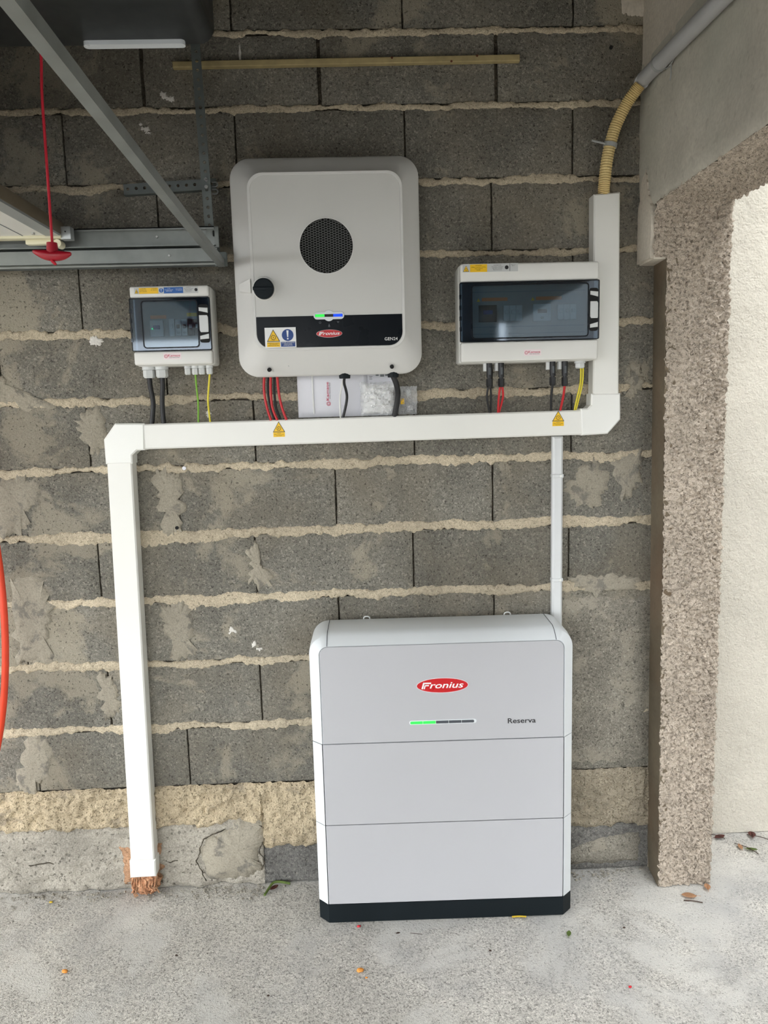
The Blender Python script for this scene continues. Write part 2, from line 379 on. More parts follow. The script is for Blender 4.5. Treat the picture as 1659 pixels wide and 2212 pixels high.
def text(name, body, x, y, z, h, mat, parent=None, width=None, shear=0.0, bold=0.0, rot=0.0, thick=.0002, local=False, align='CENTER'):
    """lettering facing -y, centred at x,z with cap height h; rot turns it in the x,z plane"""
    cu = bpy.data.curves.new(name, 'FONT'); cu.body = body; cu.size = 1; cu.resolution_u = 3
    cu.shear = shear; cu.offset = bold; cu.align_x = 'LEFT'; cu.fill_mode = 'FRONT'
    tmp = bpy.data.objects.new(name, cu); C.objects.link(tmp)
    dg = bpy.context.evaluated_depsgraph_get(); dg.update()
    me = bpy.data.meshes.new_from_object(tmp.evaluated_get(dg))
    bpy.data.objects.remove(tmp); bpy.data.curves.remove(cu)
    xs = [v.co.x for v in me.vertices]; ys = [v.co.y for v in me.vertices]
    mx, Mx, my, My = min(xs), max(xs), min(ys), max(ys)
    s = h / (My - my); sx = s if width is None else width / (Mx - mx)
    ca, sa = math.cos(rot), math.sin(rot)
    for v in me.vertices:
        a = (v.co.x - (mx + Mx) / 2) * sx; b = (v.co.y - (my + My) / 2) * s
        v.co = (x + a * ca - b * sa, y, z + a * sa + b * ca)
    me.name = name
    return link(name, me, mat, parent, local=local)
def quad(name, x0, x1, z0, z1, y, mat, parent=None, local=False, thick=.0006):
    return box(name, x0, x1, y - thick, y, z0, z1, mat, parent, local=local)
def poly(name, pts, y, mat, parent=None, local=False, thick=.0006):
    return slab(name, pts, y - thick, y, mat, parent, local=local, smooth=False)
def N(x, y, z, s): return noise.noise(Vector((x * s, y * s, z * s)))
def FB(x, y, z, s, o=4): return noise.fractal(Vector((x * s, y * s, z * s)), .8, 2.1, o)

# ------------------------------------------------------------------ wall with blocks
rnd = random.Random(4)
JZ = [0.350, 0.562, 0.778, 0.988, 1.198, 1.410, 1.621, 1.826, 2.038, 2.248, 2.459, 2.666, 2.878]
XL, XR = -3.25, 0.915
wall = box('wall_back', XL, 1.0, .012, .20, 0, 2.95, 'joint'); tag(wall, 'grey concrete block wall behind the electrical boxes', 'wall', kind='structure')
VX = {0: {-1: -.631}, 1: {-.5: -.383}, 2: {-1: -.618, 0: -.12, 1: .384}, 3: {-.5: -.378, .5: .125, 1.5: .627}, 4: {-1: -.610, 0: -.116, 1: .382},
      5: {-.5: -.362, .5: .136}, 6: {}, 7: {-1.5: -.865}, 8: {-1: -.617, 1: .384}, 9: {-1.5: -.878, -.5: -.375, .5: .126, 1.5: .629},
      10: {-1: -.636, 0: -.122, 1: .400}, 11: {-.5: -.371, .5: .126, 1.5: .628}}
GAP = {10: .011, 11: .006, 0: .005}
def block(x0, x1, z0, z1, seed):
    nx = max(4, int((x1 - x0) / .02)); nz = 10; v = []; f = []
    for j in range(nz + 1):
        for i in range(nx + 1):
            x = x0 + (x1 - x0) * i / nx; z = z0 + (z1 - z0) * j / nz
            e = min(i, nx - i, j, nz - j)
            y = .0018 * FB(x, seed, z, 22, 3) + .0012 * FB(x, seed, z, 60, 2)
            if e == 0: y += .0045
            if i in (0, nx): x += .0022 * N(seed, 3, z, 40)
            if j in (0, nz): z += .0030 * N(x, 7 + seed, 1, 30)
            v.append((x, y, z))
    W = nx + 1
    for j in range(nz):
        for i in range(nx): f.append((j * W + i, j * W + i + 1, (j + 1) * W + i + 1, (j + 1) * W + i))
    # sides back into the wall
    rim = [i for i in range(W)] + [j * W + nx for j in range(1, nz + 1)] + [nz * W + i for i in range(nx - 1, -1, -1)] + [j * W for j in range(nz - 1, 0, -1)]
    b = len(v)
    for k in rim: v.append((v[k][0], .02, v[k][2]))
    n = len(rim)
    for k in range(n): f.append((rim[k], b + k, b + (k + 1) % n, rim[(k + 1) % n]))
    return mesh('concrete_block', v, f, 'block', wall, True, angle=50)
for k in range(12):
    half = k % 2
    ns = [n + (.5 if half else 0) for n in range(-7, 3)]
    xs = [VX[k].get(n, -.1206 + .502 * n) for n in ns]
    xs = [XL] + [x for x in xs if XL + .05 < x < XR - .06] + [XR + .02]
    g = GAP.get(k, .0058) / 2
    for a, b in zip(xs[:-1], xs[1:]):
        block(a + g, b - g, JZ[k] + .008, JZ[k + 1] - .008, k * 7.3 + a)

def bed(k):
    nx = int((XR - XL) / .005); rows = 8; v = []; f = []
    for i in range(nx + 1):
        x = XL + (XR - XL) * i / nx
        up = .0120 + .011 * FB(x, k * 3.1, 0, 7, 4) + .009 * FB(x, k * 2.7, 5, 26, 4)
        dn = .0140 + .013 * FB(x, k * 4.9, 9, 6, 4) + .009 * FB(x, k * 1.3, 2, 28, 4)
        up += .0045 * FB(x, k * 5.7, 1, 95, 3); dn += .0050 * FB(x, k * 6.1, 3, 90, 3)
        if k >= 8: up *= .75; dn *= .75
        if k == 4: dn += .020 * math.exp(-((x + .72) / .26) ** 2); up += .006
        if k == 3 and -.66 < x < -.45: dn += .026 * math.sin(math.pi * (x + .66) / .21)
        if k == 3: up += .004
        if k == 9 and -.92 < x < -.76: dn += .020 * math.sin(math.pi * (x + .92) / .16)
        if k in (4, 5) and x > -.3: up += .003
        up = max(up, .003); dn = max(dn, .003)
        drop = .004 * FB(x, k, 3, 3, 2)
        for j in range(rows + 1):
            t = j / rows; z = JZ[k] + drop - dn + (up + dn) * t
            prof = math.sin(math.pi * min(max(t, .0), 1.0)) ** .30
            y = .0060 - (.0068 + .0030 * FB(x, k, 1, 9, 2)) * prof + .0030 * FB(x, k * 2.0, z, 60, 5) + .0012 * FB(x, 3, z, 160, 2)
            v.append((x, y, z))
    W = rows + 1
    for i in range(nx):
        for j in range(rows): f.append((i * W + j, (i + 1) * W + j, (i + 1) * W + j + 1, i * W + j + 1))
    return mesh('mortar_bed', v, f, 'mortar', wall, True, angle=80)
for k in range(1, 13): bed(k)

def jag(pts, amp=.010, seed=0, sub=12):
    out = []; n = len(pts)
    for i in range(n):
        a = Vector(pts[i]); b = Vector(pts[(i + 1) % n]); d = b - a; nr = Vector((-d.y, d.x)).normalized()
        for s in range(sub):
            p = a + d * s / sub
            w = math.sin(math.pi * s / sub) * .6 + .4
            out.append(tuple(p + nr * amp * (w * FB(p.x, seed, p.y, 30, 4) + .45 * FB(p.x, seed + 5, p.y, 120, 3))))
    return out
def area(pts): return sum(pts[i - 1][0] * pts[i][1] - pts[i][0] * pts[i - 1][1] for i in range(len(pts))) / 2
def patch(name, pts, mat, y=-.004, amp=.012, seed=0, parent=None):
    if area(pts) < 0: pts = pts[::-1]
    o = jag(pts, amp, seed)
    cx = sum(p[0] for p in o) / len(o); cz = sum(p[1] for p in o) / len(o)
    v = []; f = []; n = len(o)
    levels = [(1.0, .006), (.93, y * .5), (.6, y), (.25, y * 1.1)]
    for s, yy in levels:
        for p in o:
            x = cx + (p[0] - cx) * s; z = cz + (p[1] - cz) * s
            v.append((x, yy + .0012 * FB(x, seed, z, 40, 3), z))
    v.append((cx, y * 1.1, cz))
    L = len(levels)
    for l in range(L - 1):
        for k in range(n): f.append((l * n + k, l * n + (k + 1) % n, (l + 1) * n + (k + 1) % n, (l + 1) * n + k))
    for k in range(n): f.append(((L - 1) * n + k, (L - 1) * n + (k + 1) % n, L * n))
    return mesh(name, v, f, mat, parent or wall, True, angle=80)
SM = [[(-1.18, 1.391), (-1.096, 1.404), (-1.069, 1.389), (-1.022, 1.358), (-1.048, 1.308), (-1.086, 1.28), (-1.083, 1.236), (-1.114, 1.215), (-1.19, 1.224)],
      [(-.675, 1.413), (-.619, 1.397), (-.592, 1.375), (-.601, 1.221), (-.632, 1.192), (-.66, 1.208), (-.676, 1.297)],
      [(-.406, 1.148), (-.365, 1.154), (-.34, 1.063), (-.327, 1.017), (-.407, 1.035)],
      [(-.69, .984), (-.616, .989), (-.582, .935), (-.591, .796), (-.673, .792), (-.689, .893)],
      [(-1.16, 1.09), (-1.047, 1.072), (-1.036, .951), (-1.075, .845), (-1.035, .797), (-1.16, .786)],
      [(-.896, 1.591), (-.831, 1.617), (-.809, 1.532), (-.844, 1.447), (-.865, 1.455), (-.908, 1.535)],
      [(-1.153, .551), (-1.08, .532), (-1.084, .404), (-1.149, .35), (-1.207, .377)],
      [(-.898, .761), (-.838, .712), (-.842, .61), (-.896, .588), (-.907, .683)],
      [(-.96, 1.60), (-1.16, 1.62), (-1.25, 1.72), (-1.20, 1.80), (-1.14, 1.72), (-1.06, 1.65)],
      [(.60, 1.30), (.66, 1.39), (.72, 1.40), (.76, 1.30), (.70, 1.24)],
      [(.76, 1.387), (.862, 1.43), (.862, 1.33), (.80, 1.25)],
      [(.62, 1.02), (.74, 1.03), (.86, 1.01), (.86, .97), (.70, .96)],
      [(.80, 1.66), (.85, 1.70), (.86, 1.62), (.815, 1.58)]]
for i, p in enumerate(SM): patch('mortar_patch', p, 'cement', -.0030, .030, i * 3.7)
patch('cement_wash', [(.595, .372), (.60, .62), (.592, .80), (.60, .955), (.70, .965), (.82, .95), (.905, .955), (.91, .70), (.908, .372), (.75, .365)], 'wash', -.0042, .016, 44)
patch('plaster_patch', [(.765, 2.95), (.86, 2.95), (.86, 2.675), (.80, 2.69), (.768, 2.70)], 'plaster', -.004, .012, 91)
SPL = [(-.826, 1.801, .020), (-.574, 2.5, .012), (-.56, 2.49, .010), (-.648, 2.42, .009), (-.638, 2.408, .010), (-.626, 2.396, .008), (-.464, .88, .013), (-.398, .833, .011), (-.38, .818, .009), (-.505, 1.572, .010)]
for i, (x, z, r) in enumerate(SPL):
    pts = [(x + r * (1 + .5 * N(i, k, 0, 1.7)) * math.cos(k * .785), z + .8 * r * (1 + .5 * N(i, k, 4, 1.7)) * math.sin(k * .785)) for k in range(8)]
    patch('paint_splash', pts, 'splash', -.0016, .016, i + 50)
patch('paint_drip', [(-.352, 2.635), (-.346, 2.635), (-.344, 2.57), (-.353, 2.565)], 'splash', -.002, .003, 77)
cyl('drill_hole', (.740, .004, 2.612), (.740, -.0025, 2.612), .0055, 'void', wall, 10)
cyl('drill_hole', (-.619, .004, 1.222), (-.619, -.0055, 1.222), .0055, 'void', wall, 10)
cyl('wall_plug', (-.5845, .004, 1.409), (-.5845, -.006, 1.409), .006, 'paper', wall, 10)

# footing under the blocks: heightfield pieces
def hfield(name, x0, x1, z0, z1, step, yfun, mat, parent, zlo=None, zhi=None, smooth=True):
    nx = int((x1 - x0) / step); nz = max(2, int((z1 - z0) / step)); v = []; f = []
    for j in range(nz + 1):
        for i in range(nx + 1):
            x = x0 + (x1 - x0) * i / nx; a = zlo(x) if zlo else z0; b = zhi(x) if zhi else z1
            z = a + (b - a) * j / nz; t = j / nz
            y = yfun(x, z) + (.012 * (1 - min(1, min(t, 1 - t) * 12)))
            v.append((x, y, z))
    W = nx + 1
    for j in range(nz):
        for i in range(nx): f.append((j * W + i, j * W + i + 1, (j + 1) * W + i + 1, (j + 1) * W + i))
    return mesh(name, v, f, mat, parent, smooth, angle=60)
def gravel(x, z):
    g = math.exp(-(((x + .50) / .16) ** 2 + ((z - .285 - .25 * (x + .5)) / .025) ** 2))
    d, _ = noise.voronoi(Vector((x * 85, 3.3, z * 85)))[:2]
    return -.006 * g * (1 - min(1, d[0] * 1.6))
def low(x):                         # ragged lower edge of the sandy band
    b = .215 + .012 * FB(x, 1, 0, 9, 3)
    if -.62 < x < -.40: b = .225 - .02 * abs((x + .5) / .1)
    if -.40 <= x < -.1: b = .125 + .008 * FB(x, 2, 0, 14, 3)
    if x >= -.1: b = .150 + .010 * FB(x, 2, 0, 14, 3)
    return b
hfield('sandy_footing', XL, .15, .2, .355, .006, lambda x, z: -.008 + .006 * FB(x, 0, z, 9, 3) + .013 * FB(x, 5, z, 36, 5) + gravel(x, z), 'footing', wall, low, lambda x: JZ[0] + .007 + .006 * FB(x, 3, 3, 12, 4))
hfield('sandy_footing', 0.149, XR, .2, .355, .006, lambda x, z: -.008 + .006 * FB(x, 0, z, 9, 3) + .013 * FB(x, 5, z, 36, 5) + gravel(x, z), 'footing2', wall, low, lambda x: JZ[0] + .007 + .006 * FB(x, 3, 3, 12, 4))
hfield('cement_skirting', XL, -.40, 0, .24, .008, lambda x, z: -.004 + .004 * FB(x, 8, z, 8, 3) + .007 * FB(x * .35, 5, z, 36, 4) - .018 * max(0, 1 - z / .035) * (.6 + FB(x, 0, 1, 12, 3)), 'skirt', wall, None, lambda x: low(x) + .006)
hfield('footing_block', -.41, .60, 0, .14, .012, lambda x, z: .000 + .003 * FB(x, 8, z, 20, 3) - .014 * max(0, 1 - z / .035), 'darkblock', wall, None, lambda x: low(x) + .005)
hfield('footing_skirting', .59, XR, 0, .155, .010, lambda x, z: -.003 + .004 * FB(x, 8, z, 14, 3) - .012 * max(0, 1 - z / .03), 'darkblock', wall, None, lambda x: low(x) + .005)
patch('cement_patch', [(-.618, .103), (-.598, .169), (-.519, .207), (-.471, .238), (-.387, .226), (-.379, .176), (-.416, .111), (-.404, .043), (-.452, .02), (-.592, .018)], 'cement', -.016, .014, 12)
patch('cement_patch', [(.60, .02), (.60, .055), (.74, .115), (.88, .13), (.88, .02)], 'wash', -.014, .010, 15)
for pts in ([(-.519, -.020, .207), (-.575, -.018, .185), (-.602, -.016, .16), (-.614, -.015, .12), (-.622, -.016, .09), (-.606, -.018, .05), (-.596, -.022, .028)],
            [(-.735, -.010, .098), (-.71, -.011, .094), (-.685, -.010, .096)], [(-1.18, -.010, .10), (-1.12, -.010, .105), (-1.07, -.010, .103)], [(-.41, -.014, .215), (-.392, -.012, .19), (-.40, -.012, .15), (-.415, -.012, .12), (-.40, -.014, .09), (-.408, -.014, .05)]):
    fine_pts = [p + Vector((.005 * FB(p.x, 1, p.z, 60, 3), .0036, .005 * FB(p.x, 6, p.z, 60, 3))) for p in smooth_path(pts, 6)]
    tube('cement_crack', fine_pts, lambda t_: .0010 + .0014 * abs(math.sin(t_ * 17)), 'joint', wall, 5, 1)
# broken hole at the foot of the trunking, with the fibre stuffing in it
patch('broken_cavity', [(-.882, .155), (-.83, .165), (-.74, .16), (-.735, .09), (-.742, .012), (-.875, .012), (-.872, .08)], 'cavity', -.012, .012, 31)

# ------------------------------------------------------------------ floor, ceiling, outer shell
def floor_y(x, y):
    return .0035 * FB(x, y, 0, 3.2, 3) * min(1, max(0, -y - .02) / .1) - .004
def grid_floor(name, x0, x1, y0, y1, step, mat, label):
    nx = int((x1 - x0) / step); ny = int((y1 - y0) / step); v = []; f = []
    for j in range(ny + 1):
        for i in range(nx + 1):
            x = x0 + (x1 - x0) * i / nx; y = y0 + (y1 - y0) * j / ny
            z = .0022 * FB(x, y, 0, 3.0, 3) + .0010 * FB(x, y, 4, 16, 3) - .0022
            v.append((x, y, min(z, .0006)))
    W = nx + 1
    for j in range(ny):
        for i in range(nx): f.append((j * W + i, j * W + i + 1, (j + 1) * W + i + 1, (j + 1) * W + i))
    return tag(mesh(name, v, f, mat, None, True, angle=80), label, 'floor', kind='structure')
grid_floor('floor', DOOR_X - .2, 2.7, REAR_Y, .20, .03, 'floor', 'worn pale concrete floor scattered with grit and dry leaves')
tag(box('yard_ground', -40, 40, -40, 40, -.30, -.02, 'asphalt'), 'grey yard outside the garage', 'ground', kind='structure')
tag(box('added_light_blocker', 2.7, 3.0, -12, 6, -.02, 4.8, 'opp'), 'added unseen grey wall dimming the right hand opening', 'wall', kind='structure')  # added out of view to cut the daylight on the right side
tag(box('ceiling', DOOR_X, 1.08, REAR_Y, .2, 2.95, 3.1, 'ceiling'), 'grey concrete ceiling slab above the garage', 'ceiling', kind='structure')
wb_ = root('wall_rear', 'bare wall with a wide doorway behind the camera', 'wall', (0, REAR_Y, 0), kind='structure')
box('wall_pier', DOOR_X, -3.1, REAR_Y - .2, REAR_Y, 0, 2.95, 'inner', wb_)
box('wall_pier', -.3, 1.08, REAR_Y - .2, REAR_Y, 0, 2.95, 'inner', wb_)
box('doorway_lintel', -3.1, -.3, REAR_Y - .2, REAR_Y, 2.25, 2.95, 'inner', wb_)
wl = root('wall_left', 'bare wall around the garage doorway on the left', 'wall', (DOOR_X, 0, 0), kind='structure')
box('wall_pier', DOOR_X - .2, DOOR_X, -.35, .2, 0, 2.95, 'inner', wl)
box('wall_pier', DOOR_X - .2, DOOR_X, REAR_Y, -3.45, 0, 2.95, 'inner', wl)
box('doorway_lintel', DOOR_X - .2, DOOR_X, -3.45, -.35, 2.1, 2.95, 'inner', wl)

# right side: cast beam, roughcast jamb and soffit
wr = root('wall_right', 'roughcast pillar and cast concrete beam around the right hand opening', 'wall', (.95, -.1, 0), kind='structure')
def beam_face():
    y0, y1, z0, z1 = -3.2, .0, 2.142, 2.56; v = []; f = []; ny = 130; nz = 22
    for j in range(nz + 1):
        for i in range(ny + 1):
            y = y0 + (y1 - y0) * i / ny; z = z0 + (z1 - z0) * j / nz
            x = .832 + .004 * FB(1, y, z, 4, 3) + .002 * FB(1, y, z, 18, 3)
            if j == 0: x += .006 + .003 * FB(2, y, 0, 25, 3)
            v.append((x, y, z))
    W = ny + 1
    for j in range(nz):
        for i in range(ny): f.append((j * W + i, (j + 1) * W + i, (j + 1) * W + i + 1, j * W + i + 1))
    mesh('cast_beam', v, f, 'beam', wr, True, angle=80)
beam_face()
box('beam_core', .85, 1.07, -3.2, .0, 2.17, 2.95, 'beam', wr)
box('plaster_coat', .834, .86, -3.2, .0, 2.545, 2.95, 'plaster', wr)
def sweep(name, path, xa, xb, nx, amp, mat, xl=lambda t: 0):
    v = []; f = []; n = len(path)
    for i, (y, z, ny_, nz_) in enumerate(path):
        for k in range(nx + 1):
            t = k / nx; x = xa(z) + (xb(z) - xa(z)) * t
            vd = noise.voronoi(Vector((x * 95, y * 95, z * 95)))[0]
            d = amp * (.55 + .75 * t) * (2.2 * (.42 - vd[0]) + 1.0 * FB(x, y, z, 38, 3) + .5 * FB(x + 4, y, z, 120, 2))
            back = 0
            if t > .92: back = .020 * ((t - .92) / .08) ** 2          # worn outer arris
            v.append((x + amp * .7 * FB(x, y + 3, z, 60, 3), y + (d - back) * ny_, z + (d - back) * nz_))
    W = nx + 1
    for i in range(n - 1):
        for k in range(nx): f.append((i * W + k, i * W + k + 1, (i + 1) * W + k + 1, (i + 1) * W + k))
    # outer return going back from the arris
    b = len(v)
    for i, (y, z, ny_, nz_) in enumerate(path): v.append((xb(z) + .004 * FB(1, y, z, 30, 3), y - .10 * ny_, z - .10 * nz_))
    for i in range(n - 1): f.append((i * W + nx, b + i, b + i + 1, (i + 1) * W + nx))
    return mesh(name, v, f, mat, wr, True, angle=80)
JY = -.116
lowpath = [(JY, i * .0027, -1, 0) for i in range(0, 739)]
jx = lambda z: .898 - .0115 * min(z, 2.0)
sweep('roughcast_jamb', lowpath, jx, lambda z: 1.080 - .003 * z, 72, .0078, 'rough')
arc = [(JY, 1.992 + i * .0028, -1, 0) for i in range(0, 41)]
R_ = .035; zc = 2.142 - R_
for i in range(0, 28):
    a = math.radians(90 * i / 27); arc.append((JY - R_ * (1 - math.cos(a)), zc + R_ * math.sin(a), -math.cos(a), -math.sin(a)))
y = arc[-1][0]
while y > -1.3: y -= .0032; arc.append((y, 2.142, 0, -1))
while y > -3.2: y -= .03; arc.append((y, 2.142, 0, -1))
sweep('roughcast_soffit', arc, lambda z: .836, lambda z: 1.076, 84, .0070, 'rough')
box('jamb_core', .904, 1.066, -.104, .2, 0, 2.0, 'rough', wr)
box('upper_jamb_core', .842, 1.066, -.104, .2, 1.99, 2.2, 'rough', wr)
# stained rebate face of the pillar and the filler above it
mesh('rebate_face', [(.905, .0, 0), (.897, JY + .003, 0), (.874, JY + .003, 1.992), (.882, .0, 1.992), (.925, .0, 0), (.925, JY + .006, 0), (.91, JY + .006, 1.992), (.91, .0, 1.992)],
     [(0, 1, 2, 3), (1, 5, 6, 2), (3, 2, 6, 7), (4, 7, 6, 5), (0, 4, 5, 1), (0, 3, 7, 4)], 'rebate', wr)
box('rebate_ledge', .838, .885, -.110, .0, 1.988, 2.0, 'plaster', wr)
def filler():
    pts = [(-.108, 1.992), (-.002, 1.992), (-.002, 2.05), (-.004, 2.14), (-.030, 2.225), (-.060, 2.255), (-.075, 2.20), (-.095, 2.16), (-.112, 2.10)]
    o = jag(pts, .008, 5, 5); n = len(o)
    v = [(.828, p[0], p[1]) for p in o] + [(.850, p[0], p[1]) for p in o]
    f = [tuple(range(n))] + [(k, k + n, (k + 1) % n + n, (k + 1) % n) for k in range(n)]
    mesh('plaster_filler', v, f, 'plaster', wr)
filler()
mesh('blue_paint_dab', [(.893, -.03, 1.05), (.8925, -.05, 1.05), (.8915, -.045, 1.11), (.892, -.03, 1.12)], [(0, 1, 2, 3)], 'bit_b', wr)

# outer render wall beyond the opening
def outer_wall():
    v = []; f = []; x0, x1, z0, z1 = 1.02, 2.7, 0, 3.2; nx, nz = 160, 160
    for j in range(nz + 1):
        for i in range(nx + 1):
            x = x0 + (x1 - x0) * (i / nx) ** 1.6; z = z0 + (z1 - z0) * j / nz
            v.append((x, .172 + .004 * FB(x, 1, z, 5, 3) + .0012 * FB(x, 3, z, 60, 2), z))
    W = nx + 1
    for j in range(nz):
        for i in range(nx): f.append((j * W + i, j * W + i + 1, (j + 1) * W + i + 1, (j + 1) * W + i))
    b = len(v); v += [(x0, .35, z0), (x1, .35, z0), (x1, .35, z1), (x0, .35, z1)]; f.append((b, b + 3, b + 2, b + 1))
    c = nz * W; f.append((c, c + nx, b + 2, b + 3)); f.append((0, b, b + 1, nx))
    return tag(mesh('wall_outside', v, f, 'outer', None, True, angle=60), 'cream rendered garden wall beyond the pillar', 'wall', kind='structure')
outer_wall()

# ------------------------------------------------------------------ trunking
HY = -.050
tk = root('cable_trunking', 'white plastic cable trunking running round the boxes with two chamfered elbows', 'trunking', (-.78, 0, .072))
def duct(name, pts, depth=.050, r=.004, mat='white'):
    """straight channel from outline pts (front face), rounded front arrises"""
    return slab(name, pts, -depth, -.001, mat, tk, bev=r)
def line_quad(a, b, w):
    a, b = Vector(a), Vector(b); d = (b - a).normalized(); n = Vector((-d.y, d.x)) * w / 2
    return [tuple(a - n), tuple(b - n), tuple(b + n), tuple(a + n)]
q = line_quad((-.690, 1.511), (.655, 1.518), .076)
duct('duct_cover', q)
duct('duct_cover', [(-.829, .128), (-.752, .128), (-.731, 1.44), (-.806, 1.44)])
duct('duct_cover', [(.6835, 1.59), (.7635, 1.59), (.7575, 2.193), (.6790, 2.188)])
el = [(-.809, 1.431), (-.728, 1.431), (-.7275, 1.456), (-.712, 1.4705), (-.6885, 1.4705), (-.6845, 1.5515), (-.772, 1.5535), (-.809, 1.506)]
duct('elbow_fitting', el, .053, .004, 'white2')
er = [(.649, 1.478), (.730, 1.481), (.769, 1.524), (.7675, 1.604), (.6775, 1.605), (.677, 1.571), (.666, 1.5605), (.645, 1.5605)]
duct('elbow_fitting', er, .053, .004, 'white2')
duct('end_cap', [(-.8335, .070), (-.7495, .071), (-.7475, .130), (-.8320, .131)], .054, .004, 'white2')
def warn(x, z, w, h, y, parent, lbl=True):
    """yellow triangle over a yellow caption"""
    s = root0 = slab('warning_sticker', [(x - w / 2, z), (x + w / 2, z), (x, z + h)], y - .0005, y, 'ink_k', parent, smooth=False)
    k = .86; cz = z + h * .36
    sc = lambda px, pz, k: (x + (px - x) * k, cz + (pz - cz) * k)
    t = slab('yellow_triangle', [sc(x - w / 2, z, k), sc(x + w / 2, z, k), sc(x, z + h, k)], y - .0010, y - .0004, 'yellow', s, local=True, smooth=False)
    holed('sun_ring', circ(x, cz - h * .02, h * .19, 14), [circ(x, cz - h * .02, h * .155, 14)], y - .0013, 'ink_k', s, local=True)
    for a in range(8):
        an = a * math.pi / 4 + .2; r0, r1 = h * .20, h * .25; dx, dz = math.cos(an), math.sin(an); e = h * .02
        c = (x, cz - h * .02)
        slab('sun_ray', [(c[0] + dx * r0 - dz * -e, c[1] + dz * r0 + dx * -e), (c[0] + dx * r1 - dz * -e, c[1] + dz * r1 + dx * -e), (c[0] + dx * r1 - dz * e, c[1] + dz * r1 + dx * e), (c[0] + dx * r0 - dz * e, c[1] + dz * r0 + dx * e)], y - .0014, y - .0009, 'ink_k', s, local=True, smooth=False)
    u = h * .11; c = (x, cz - h * .02)
    mesh('lightning_bolt', [(c[0] + .2 * u, y - .0014, c[1] + u), (c[0] - .5 * u, y - .0014, c[1] - .1 * u), (c[0], y - .0014, c[1] - .1 * u), (c[0] - .25 * u, y - .0014, c[1] - u), (c[0] + .5 * u, y - .0014, c[1] + .2 * u), (c[0] + .05 * u, y - .0014, c[1] + .2 * u)], [(0, 1, 2, 5), (5, 2, 3, 4)], 'ink_k', s, local=True)
    return s
def lines(parent, x, z, w, y, rows, mat, hgt):
    for i, tx in enumerate(rows):
        text('caption', tx, x, y, z - i * hgt * 1.55, hgt, mat, parent, width=min(w, w * len(tx) / max(len(r) for r in rows)))
for (x, zb) in ((-.280, 1.514), (.576, 1.5235)):
    warn(x, zb, .037, .032, HY - .0002, tk)
    c = quad('yellow_caption', x - .0175, x + .0175, zb - .0145, zb - .0003, HY - .0002, 'yellow', tk)
    lines(tk, x, zb - .0032, .030, HY - .0012, ['ATTENTION', 'câbles courant continu', 'sous tension'], 'ink_k', .0024)

# thin conduit from trunking down behind the battery
cw = root('mini_trunking', 'thin white plastic conduit dropping from the trunking behind the battery', 'conduit', (.582, 0, .60))
slab('conduit_body', [(.567, .60), (.600, .60), (.600, 1.476), (.567, 1.476)], -.024, -.001, 'conduit_w', cw, bev=.006)
for z in (1.352, 1.018):
    slab('conduit_clip', rrect(.5655, .6015, z - .006, z + .006, .003, 3), -.0265, -.002, 'conduit_w', cw, bev=.002)
    cyl('clip_pin', (.5915, -.026, z), (.5915, -.029, z), .004, 'white2', cw, 10)

# ------------------------------------------------------------------ inverter
inv = root('solar_inverter', 'large pale grey wall inverter with round mesh fan grille and black band', 'inverter', (-.113, -.06, 1.678))
X0, X1, Z0, Z1 = -.382, .156, 1.678, 2.289
def ring(x0, x1, z0, z1, r, y, n=8): return [(p[0], y, p[1]) for p in rrect(x0, x1, z0, z1, r, n)]
rg = [ring(X0 + .030, X1 - .030, Z0 + .03, Z1 - .03, .04, -.014), ring(X0 + .006, X1 - .006, Z0 + .006, Z1 - .006, .055, -.03), ring(X0, X1, Z0, Z1, .058, -.075), ring(X0, X1, Z0, Z1, .058, -.098),
      ring(X0 + .004, X1 - .004, Z0 + .004, Z1 - .004, .056, -.105), ring(X0 + .028, X1 - .027, Z0 + .034, Z1 - .030, .05, -.132), ring(X0 + .050, X1 - .046, Z0 + .062, Z1 - .054, .046, -.160), ring(-.328, .107, 1.746, 2.232, .045, -.1655)]
loft('casing', rg, 'inv', inv, cap1=False, angle=30)
FX, FZ, FR = -.1115, 2.031, .0745
fo = rrect(-.328, .107, 1.746, 2.232, .045, 8)
fi = rrect(-.3165, .0965, 1.7555, 2.2215, .038, 8)
loft('front_lip', [[(p[0], -.1655, p[1]) for p in fo], [(p[0], -.1700, p[1]) for p in inset(fo, .003)], [(p[0], -.1700, p[1]) for p in inset(fi, -.0014)], [(p[0], -.1688, p[1]) for p in fi]], 'inv', inv, cap0=False, cap1=False, angle=25)
holed('front_panel', fi, [circ(FX, FZ, FR, 48)], -.1695, 'inv2', inv)
fan = loft('fan_recess', [[(p[0], -.1697, p[1]) for p in circ(FX, FZ, FR, 48)], [(p[0], -.150, p[1]) for p in circ(FX, FZ, FR - .002, 48)], [(p[0], -.145, p[1]) for p in circ(FX, FZ, FR - .012, 48)]], 'void', inv, cap0=False)
holed('grille_rim', circ(FX, FZ, FR + .0022, 48), [circ(FX, FZ, FR - .0004, 48)], -.1712, 'inv', inv, thick=.0016)
